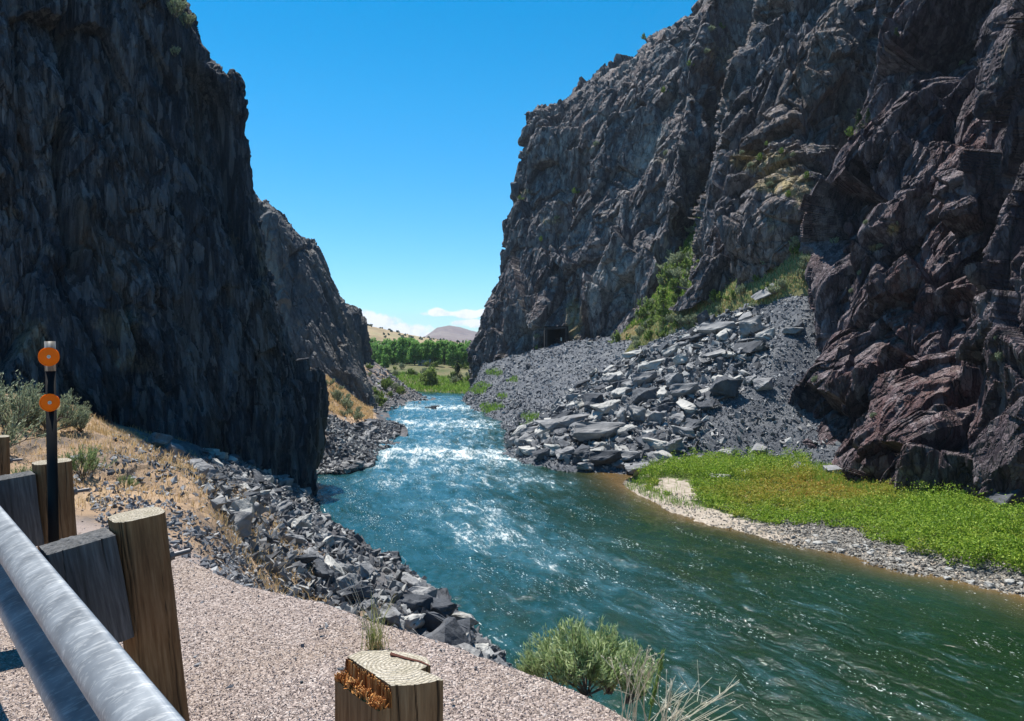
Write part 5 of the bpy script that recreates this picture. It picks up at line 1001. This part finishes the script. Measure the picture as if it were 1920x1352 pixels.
def bolt_mesh(ln, r, hexr, hexz, washer=True):
    V, Fq = tubes([np.array([(0, 0, 0), (ln, 0, 0)])], [np.array([r, r])], 12); Vs, Fs = [V], [Fq]; off = len(V)
    if hexz is not None:
        for (x0, x1, rr, sd) in ([(hexz, hexz + .014, hexr, 6)] + ([(hexz - .004, hexz, hexr * 1.35, 18)] if washer else [])):
            a = np.arange(sd) * 2 * np.pi / sd; rg = lambda x, q: np.stack([0 * a + x, q * np.cos(a), q * np.sin(a)], 1); V = np.concatenate([rg(x0, rr), rg(x1, rr), rg(x1, r * .9), rg(x0, r * .9)]); i = np.arange(sd); j = (i + 1) % sd
            Fs.append(np.concatenate([np.stack([i + sd * q, j + sd * q, j + sd * ((q + 1) % 4), i + sd * ((q + 1) % 4)], 1) for q in range(4)]) + off); Vs.append(V); off += len(V)
    return np.concatenate(Vs), np.concatenate(Fs)
# ---- posts
M_bolt = plain('dull_bolt_steel', (.10, .10, .11), .5, .6)
ZG = 10.6
def post(s, nn, topdrop, lean, label, seed, knots=(), bolt_len=.075, hx=.082, hy=.078):
    hgt = 1.15; root = thing('guardrail_post', label, 'post', group='timber posts of the guardrail')
    top = n2 * nn + d2 * s + zz * (H - topdrop); M = set_frame(root, (0, 0, 0), lean); root.location = Vector(top) - M @ Vector((0, 0, hgt))
    V, Fq, g, k, loop = prism(rsq(hx, hy, .046, 9), 0, hgt, 110, .0035, 13, .006, seed, knots); mesh_np('post_body', V, Fq, M_wood, True, root, attrs={'groove': g, 'knot': k})
    V, Fq = cap(loop, .006, seed=seed); mesh_np('top_face', V, Fq, M_end, False, root)
    V, Fq = bolt_mesh(bolt_len, .009, .017, .006); b = mesh_np('bolt', V, Fq, M_bolt, False, root); b.location = (hx - .004, -.02, hgt - .165)
    return root
post(2.82, .705, .572, -.10, 'nearest whole timber post with a steel bolt sticking out', 11, ((.385, .78, .010), (.43, .52, .016)))
post(4.42, .715, .575, -.05, 'timber post right behind the reflector post', 12, ((.40, .6, .012),))
post(6.13, .66, .60, .0, 'timber post cut by the left picture edge', 13); post(7.75, .60, .62, .02, 'farthest timber post of the guardrail', 14)
def block(s, nn, topz, lean, label, seed, fwd=0.):
    root = thing('spacer_block', label, 'spacer block', group='wooden spacer blocks of the guardrail'); M = set_frame(root, (0, 0, 0), lean, 0, 0); h = .35
    root.location = Vector(n2 * nn + d2 * s + zz * topz) - M @ Vector((0, 0, h))
    V, Fq, g, k, loop = prism(rsq(.098, .072, .006), 0, h, 60, .0035, 6, .006, seed, ((.32, .12, .010),)); mesh_np('block_body', V, Fq, M_block, True, root, attrs={'groove': g, 'knot': k})
    V, Fq = cap(loop, .003, jag=.004, seed=seed); mesh_np('top_face', V, Fq, M_block, False, root); return root
block(2.80, .522, H - .628, -.16, 'grey weathered block between the rail and the nearest whole post', 21); block(4.40, .532, H - .628, -.10, 'grey weathered block beside the post with the reflectors', 22); block(6.1, .45, H - .64, -.05, 'grey weathered block at the post by the picture edge', 23)

# ---- reflector post
pos = P(99, 640, 3.3); M_blk = plain('black_plastic', (.006, .006, .007), .55, 0, .2); rp_ = thing('reflector_post', 'slim black marker post carrying two round orange reflectors', 'marker post', (pos[0], pos[1], ZG - .1))
hgt = pos[2] - (ZG - .1); ang = math.atan2(-pos[0], pos[1]); rp_.rotation_euler = (0, math.radians(-.4), ang * .9)
def hollow(r, z0, z1, sy=.6, n=40, t=.0025):
    a = np.linspace(0, 2 * np.pi, n, endpoint=False); rg = lambda q, z: np.stack([q * np.cos(a), q * sy * np.sin(a), 0 * a + z], 1); V = np.concatenate([rg(r, z0), rg(r, z1), rg(r - t, z1), rg(r - t, z0)]); i = np.arange(n); j = (i + 1) % n
    return V, np.concatenate([np.stack([i + n * q, j + n * q, j + n * ((q + 1) % 4), i + n * ((q + 1) % 4)], 1) for q in range(4)])
V, Fq = hollow(.0205, 0, hgt - .125); mesh_np('post_tube', V, Fq, M_blk, True, rp_)
M_sl = NT('reflective_sleeve'); _fs = M_sl.noise(M_sl.mapping(M_sl.coord('Object'), (60, 60, 6)), 1, 3, .5); M_sl.bsdf(M_sl.ramp(_fs, [(.4, (.16, .14, .12)), (.55, (.42, .40, .37)), (.65, (.10, .08, .07))]), .4, None, .3); V, Fq = hollow(.0212, hgt - .128, hgt); mesh_np('sleeve', V, Fq, M_sl.m, True, rp_)
M_or = NT('orange_reflector'); _v = M_or.coord('Object'); _n = M_or.noise(_v, 90, 3); M_or.bsdf(M_or.mix(_n, (1.0, .19, .003), (.95, .14, .002)), .35, M_or.bump(M_or.voro(_v, 500), .12, .0006), spec=.12, **{'Emission Color': (0, 0, 0, 1)}); M_or = M_or.m
M_wh = plain('white_washer', (.7, .68, .62), .4)
def disc(name, z, r, mat, y, th, prnt, dome=.002, tilt=0.):
    prof_ = [(0, th + dome), (r * .45, th + dome * .8), (r * .86, th), (r * .90, th + .0016), (r * .97, th + .0016), (r, th * .7), (r, 0), (0, 0)]; n = 56; a = np.linspace(0, 2 * np.pi, n, endpoint=False); V = np.concatenate([np.stack([q * np.cos(a), 0 * a - h_, q * np.sin(a)], 1) for q, h_ in prof_]); i = np.arange(n); j = (i + 1) % n
    o = mesh_np(name, V, np.concatenate([np.stack([i + n * q, j + n * q, j + n * (q + 1), i + n * (q + 1)], 1) for q in range(len(prof_) - 1)]), mat, False, prnt); o.location = (0, y, z); o.rotation_euler = (tilt, 0, 0); return o
for (dz, r) in ((.066, .0405), (.262, .0385)):
    q = disc('reflector', hgt - dz, r, M_or, -.0135, .005, rp_); q.location[0] = -.004
    wv_ = disc('washer', 0, .0075, M_wh, -.006, .003, q, .001); V, Fq = bolt_mesh(.006, .0022, .0, None); bz = mesh_np('rivet', V, Fq, M_blk, False, q); bz.rotation_euler = (0, 0, -math.pi / 2); bz.location = (0, -.0085, 0)

# ---- broken stump of the nearest post
ztop = H - .75; root = thing('broken_post', 'sawn timber post stump with a splintered orange edge in the gravel', 'post stump', (-.27, 1.78, ZG - .12)); base = np.array([-.27, 1.78])
strip_o = -n2[:2] * .034
Cs = np.array([(-.267, 1.685), (-.215, 1.690), (-.155, 1.715), (-.172, 1.737), (-.214, 1.772), (-.192, 1.795), (-.205, 1.84), (-.25, 1.868), (-.31, 1.885), (-.375, 1.88), (-.398, 1.845)]) - base
hs = ztop - (ZG - .12)
M_stump = wood_mat('stump_wood', (.15, .078, .036), (.31, .185, .09), (.45, .30, .165)); M_end2 = end_mat('stump_end_grain', (.54, .49, .41), (.28, .24, .18), -.005, .02)
V, Fq, g, k, loop = prism(Cs, 0, hs, 80, .003, 15, .004, 31, warp=.001); mesh_np('stump_body', V, Fq, M_stump, False, root, attrs={'groove': g, 'knot': k})
V, Fq = cap(loop, .002, 22, .0016, 32); mesh_np('top_face', V, Fq, M_end2, False, root)
a_, b_ = Cs[0], Cs[-1]; sp_ = np.array([a_ + strip_o * 1.02 + (b_ - a_) * -.02, a_ + strip_o * .02, b_ + strip_o * .02, b_ + strip_o * 1.0, (a_ + b_) / 2 + strip_o * 1.12])
V, Fq, g, k, loop = prism(sp_, 0, hs - .045, 60, .003, 7, .004, 33, warp=.001); mesh_np('side_slab', V, Fq, M_stump, False, root, attrs={'groove': g, 'knot': k})
M_spl = NT('fresh_split_wood'); _r = M_spl.n('ShaderNodeNewGeometry').outputs['Random Per Island']; M_spl.bsdf(M_spl.ramp(_r, [(0, (.16, .05, .015)), (.4, (.38, .15, .04)), (.75, (.58, .28, .09)), (1, (.72, .46, .20))]), .8, spec=.2)
Vs, Fs = [], []
def shard(c, h, w1, w2, lean):
    q = np.array([(-w1, -w2, 0), (w1, -w2, 0), (w1, w2, 0), (-w1, w2, 0)]) / 2; ang_ = math.atan2(b_[1] - a_[1], b_[0] - a_[0]); R_ = np.array([[math.cos(ang_), -math.sin(ang_), 0], [math.sin(ang_), math.cos(ang_), 0], [0, 0, 1]]); q = q @ R_.T
    t = q * (rng.uniform(.15, .7), rng.uniform(.15, .7), 1) + np.array([*lean, h]); k0 = sum(len(v) for v in Vs); Vs.append(np.concatenate([q, t]) + c); Fs.append(np.array([[0, 1, 5, 4], [1, 2, 6, 5], [2, 3, 7, 6], [3, 0, 4, 7], [4, 5, 6, 7]]) + k0)
for i in range(620):
    t = rng.random(); e = rng.random(); c2 = a_ + (b_ - a_) * t + strip_o * (e * .98 + .02); wallish = e < .22; h = (rng.uniform(.03, .048) if wallish else rng.uniform(.003, .016) + .008 * (math.sin(t * 23) > .3))
    shard(np.array([c2[0], c2[1], hs - .047]), h, rng.uniform(.003, .010), rng.uniform(.0015, .004), rng.normal(size=2) * (.001 if wallish else .005))
mesh_np('splinters', np.concatenate(Vs), np.concatenate(Fs), M_spl.m, False, root)
pth = np.array([P(733, 1236, 1.86), P(760, 1240, 1.84), P(790, 1245, 1.82), P(806, 1251, 1.80)]) - np.array([-.27, 1.78, ZG - .12]); pth[:, 2] = hs + np.array([.006, .004, .003, .002])
V, Fq = tubes([pth], [np.array([.005, .0035, .0028, .0015])], 5); M_red = plain('cracked_wood', (.13, .045, .03), .85); mesh_np('lifted_splinter', V, Fq, M_red, False, root)
# ---- grass tuft, foreground bushes, dry stalks
def gtuft(name, label, loc, n, h, w, mats, spread, seed, cat='grass tuft'):
    t = thing(name, label, cat, loc); b = np.stack([rng.normal(size=n) * spread, rng.normal(size=n) * spread, np.zeros(n)], 1); V, Fq = blades(b, rng.uniform(.35, 1, n) * h, w, .55); mesh_np('green_blades', V, Fq, mats[0], False, t)
    b = np.stack([rng.normal(size=n) * spread * 1.1, rng.normal(size=n) * spread * 1.1, np.zeros(n)], 1); V, Fq = blades(b, rng.uniform(.2, .6, n) * h * .6, w, .9); mesh_np('dry_blades', V, Fq, mats[1], False, t); return t
M_tuft = leaf_mat('tuft_blade', [(0, (.16, .22, .06)), (.5, (.34, .38, .14)), (1, (.55, .50, .26))], .4)
p = P(703, 1216, 3.57); tf = gtuft('grass_tuft', 'grass tuft with golden base growing behind the broken post', (p[0], p[1], 10.58), 95, .30, .0028, (M_tuft, M_dry), .020, 1)
paths, rads = [], []
for k in range(9):
    a = rng.uniform(-.9, .9); hh = rng.uniform(.28, .43); kk = np.linspace(0, 1, 7)[:, None]; paths.append(np.array([0, 0, 0.]) + kk * np.array([math.sin(a) * .16 * hh / .3, rng.normal() * .04, hh]) + kk ** 2 * np.array([math.sin(a) * .06, 0, -.02])); rads.append(np.full(7, .0009))
V, Fq = tubes(paths, rads, 4); mesh_np('seed_stalks', V, Fq, M_pale, False, tf)
p = P(615, 1345, 2.5); gtuft('grass_tuft', 'flattened mossy tuft at the foot of the broken post', (-.43, 1.80, 10.6), 120, .05, .006, (M_sageg, M_dry), .03, 2)
M_spr2 = leaf_mat('sprig_leaf', [(0, (.20, .30, .11)), (.5, (.40, .50, .23)), (1, (.62, .70, .42))], .4)
NSG = [bush_meshes(560 + i, 1.0, 1.35, 20, 4200, .12, .018, M_spr2, stem_r=.012, bare=.0, el0=.55, el1=1.45) for i in range(2)]
for (u, v, dd, s, me, lab) in [(1100, 1305, 3.35, .36, NSG[0], 'largest green sagebrush on the gravel edge above the water'), (1180, 1318, 3.25, .24, NSG[1], 'small green sagebrush beside the dry stalks'), (1040, 1290, 3.45, .25, NSG[1], 'pale green sagebrush at the left of the gravel edge clump'), (1140, 1300, 3.5, .30, NSG[1], 'rear green sagebrush of the gravel edge clump'), (1000, 1275, 3.5, .15, NSG[0], 'lowest grey bush left of the gravel edge clump')]:
    p = P(u, v, dd); plant('sagebrush', me, SN, lab, 'sagebrush', (p[0], p[1], min(p[2], 10.56)), 2 + u, s, 'sagebrushes on the gravel edge')
def stalks(label, u, v, dd, spec, n, seed, heads=True):
    r = np.random.default_rng(seed); p0 = P(u, v, dd); t = thing('dry_stalks', label, 'dead plant', p0.tolist()); paths, rads, hd = [], [], []
    for k in range(n):
        du, dv = spec(r); q = P(u + du, v + dv, dd + r.normal() * .12) - p0; kk = np.linspace(0, 1, 8)[:, None]; st_ = np.array([r.normal() * .03, r.normal() * .03, 0]); side = np.array([q[0] * .35, 0, abs(q[0]) * .25 - .02]); pa = st_ + kk * (q - st_) + np.sin(kk * np.pi) * (-side) * .6 + r.normal(size=3) * .006 * np.sin(kk * 6); paths.append(pa); rads.append(np.linspace(.0019, .0008, 8)); hd.append(pa[-1])
        for b in range(2): z = r.integers(4, 7); paths.append(np.array([pa[z], pa[z] + (pa[-1] - pa[z]) * .7 + r.normal(size=3) * .03])); rads.append(np.array([.0013, .0007])); hd.append(paths[-1][-1])
    V, Fq = tubes(paths, rads, 5); mesh_np('stalks', V, Fq, M_pale, False, t)
    if heads: c = np.repeat(np.array(hd), 5, 0) + r.normal(size=(len(hd) * 5, 3)) * .003; V, Fq = leaves(c, r.normal(size=c.shape), .008, .004); tag(mesh_np('seed_heads', V, Fq, M_pale, False, t), kind='stuff')
stalks('upright pale dry stalks with tiny seed heads beside the sagebrush', 1185, 1362, 2.8, lambda r: (r.uniform(-45, 75), -r.uniform(90, 150)), 11, 1)
stalks('arching bleached stalks fanning out at the bottom of the shoulder edge', 1235, 1395, 2.6, lambda r: (r.uniform(-10, 165), -r.uniform(60, 128) ), 24, 2, False)
p = P(1215, 1362, 2.85); t = thing('green_stem_plant', 'tall green stemmed plant among the dry stalks', 'plant', p.tolist()); V, Fq = tubes([np.array([(0, 0, 0), (.02, 0, .12), (.05, 0, .26)]), np.array([(0, 0, 0), (-.02, .01, .1), (-.03, .02, .22)])], [.003, .002], 5); mesh_np('stems', V, Fq, M_green, False, t)
c = np.concatenate([np.stack([np.interp(q_, [0, 1], [.015, .055]) + 0 * q_, 0 * q_, .08 + .2 * q_], 1) for q_ in [rng.random(160)]]); V, Fq = leaves(c + rng.normal(size=c.shape) * .004, rng.normal(size=c.shape) * .4 + (0.2, 0, 1.2), .03, .004); mesh_np('foliage', V, Fq, M_green, False, t)

# ---- loose gravel near the camera (real stones)
GSw = GS[:, :]; uS, vS, dS = proj(GS); ws = (dS > 1.0) & (dS < 9) & (uS > -300) & (uS < 1500) & (vS < 1600)
M_grv = NT('gravel_stone'); _r = M_grv.n('ShaderNodeNewGeometry').outputs['Random Per Island']; M_grv.bsdf(M_grv.ramp(_r, [(0, (.14, .115, .105)), (.15, (.30, .235, .21)), (.6, (.43, .35, .32)), (.9, (.53, .45, .42)), (1, (.64, .58, .55))]), .85, spec=.3)
pts, i, j = sample_grid(GS, 80000, ws * np.clip(3 / np.maximum(dS, .5), .2, 2.0) ** 2); sz = (.006 + .009 * rng.random(len(pts)) ** 1.5); gb = (distE < 3.2) & (dK < 14) & (uK > -300)
pb, i, j = sample_grid(GK2, 16000, gb * np.clip(3 / np.maximum(dK, 1), .2, 1.) ** 1.5 * (1.1 - sstep(.5, 3.2, distE))); pts = np.concatenate([pts, pb]); sz = np.concatenate([sz, .008 + .03 * rng.random(len(pb)) ** 3])
merge_rocks('loose_gravel', pts, sz, M_grv.m, 'crushed pinkish gravel of the road shoulder', 'gravel', .12, 1.0, SMALL[:4])
for (u, v, s, lab) in [(603, 1184, .035, 'small dark stone lying alone on the gravel'), (847, 1318, .03, 'flat dark stone right of the broken post'), (565, 1281, .022, 'small dark pebble left of the broken post'), (640, 1260, .05, 'grey stone at the back of the broken post')]:
    b = (676 - v) / F; d_ = (ZG - H) / (-SP + b * CP); q = P(u, v, d_); boulder(q, None, s, lab, None, 1, None, name='stone', sink=.25)['category'] = 'stone'

ps = sample_grid(GS, 260, ws * 1.0)[0]; merge_rocks('dark_pebbles', ps, .012 + .026 * rng.random(260) ** 2, M_scree, 'dark pebbles strewn over the pink gravel', 'pebbles', .2)
# ================================================================ railway tunnel portal and cabin
M_conc = soil_mat('portal_timber', (.03, .03, .032), (.06, .058, .06), (.10, .095, .09), 2.); M_dk = plain('tunnel_dark_rock', (.02, .02, .022), .95)
tp = TP + np.array([.3, 0, 0]); tn = thing('tunnel_portal', 'dark railway tunnel mouth framed by timber at the cliff foot', 'tunnel', (tp[0], tp[1], tp[2] - .6))
def box(c, s): x = np.array([(a, b, d) for a in (-.5, .5) for b in (-.5, .5) for d in (-.5, .5)]) * s + c; return x, np.array([[0, 1, 3, 2], [4, 6, 7, 5], [0, 4, 5, 1], [2, 3, 7, 6], [0, 2, 6, 4], [1, 5, 7, 3]])
def boxes(name, lst, mat, parent):
    Vs, Fs, k = [], [], 0
    for c, s in lst: V, Fq = box(np.array(c, float), np.array(s, float)); Vs.append(V); Fs.append(Fq + k); k += 8
    return mesh_np(name, np.concatenate(Vs), np.concatenate(Fs), mat, False, parent)
boxes('tunnel_lining', [((-2.4, 10, 2.6), (.3, 22, 6)), ((2.4, 10, 2.6), (.3, 22, 6)), ((0, 10, 5.5), (5.1, 22, .3)), ((0, 21, 2.6), (5.1, .3, 6)), ((0, 10, .2), (5.1, 22, .3))], M_dk, tn)
for x in (-2.1, 2.1): boxes('upright', [((x, -1.3, 2.6), (.32, .4, 5.2))], M_conc, tn)
bm_ = boxes('crossbeam', [((0, -1.3, 5.2), (4.8, .42, .36))], M_conc, tn); bm_.rotation_euler = (0, math.radians(-4), 0)
sg = thing('trackside_marker', 'small white marker on a post inside the tunnel mouth', 'sign', (tp[0] + 1.1, tp[1] - .6, tp[2] - .4)); boxes('marker_post', [((0, .05, 1.4), (.08, .08, 2.8))], M_conc, sg); boxes('marker_plate', [((0, 0, 2.6), (.30, .04, .8))], M_wh, sg)
p = P(1108, 645, 156.5); boulder(p, None, 2.2, 'pale flat rock beside the track near the tunnel', None, 2, 1)
# farmhouse
hp = P(795, 697, 286); M_wht = plain('white_paint', (.42, .41, .38), .8); M_rf = plain('grey_roof', (.30, .29, .28), .8); M_gl = plain('window_glass', (.03, .04, .05), .15)
hs_ = thing('farmhouse', 'small white farmhouse in front of the cottonwood belt', 'house', (hp[0], 288, gz(hp[0], 288) - .3)); hs_.scale = (.62, .62, .62); boxes('wall', [((0, 0, 1.5), (7, 5, 3.0))], M_wht, hs_)
V = np.array([(-3.9, -3, 2.9), (3.9, -3, 2.9), (3.9, 3, 2.9), (-3.9, 3, 2.9), (-3.9, 0, 4.6), (3.9, 0, 4.6)]); me = bpy.data.meshes.new('roof'); me.from_pydata(V.tolist(), [], [(0, 1, 5, 4), (2, 3, 4, 5), (0, 4, 3), (1, 2, 5), (0, 3, 2, 1)]); me.materials.append(M_rf); r_ = bpy.data.objects.new('roof', me); COL.objects.link(r_); r_.parent = hs_
boxes('chimney', [((1.8, .3, 4.7), (.6, .6, 1.4))], M_wht, r_)
for x in (-2.2, 0, 2.2): boxes('window', [((x, -2.53, 1.7), (1.1, .08, 1.1))], M_gl, hs_)
boxes('porch', [((0, -4.0, 2.62), (6.8, 2.2, .14))] + [((x, -4.9, 1.3), (.16, .16, 2.6)) for x in (-3.2, -1.1, 1.1, 3.2)] + [((0, -4.95, .8), (6.6, .08, .1))], M_wht, hs_)
print('boulders', NB_[0])

# ================================================================ air
b_ = np.array([(-6000, -80, -4), (6000, -80, -4), (6000, 5600, -4), (-6000, 5600, -4), (-6000, -80, 220), (6000, -80, 220), (6000, 5600, 220), (-6000, 5600, 220)], float)
m = NT('air'); pv_ = m.n('ShaderNodeVolumePrincipled', {'Color': (.62, .78, 1.0, 1), 'Density': 9e-5, 'Anisotropy': .2}); m.l(pv_.outputs[0], m.out.inputs['Volume'])
tag(mesh_np('haze', b_, np.array([[0, 3, 2, 1], [4, 5, 6, 7], [0, 1, 5, 4], [1, 2, 6, 5], [2, 3, 7, 6], [3, 0, 4, 7]]), m.m), 'thin blue haze in the air of the valley', 'haze', kind='stuff')
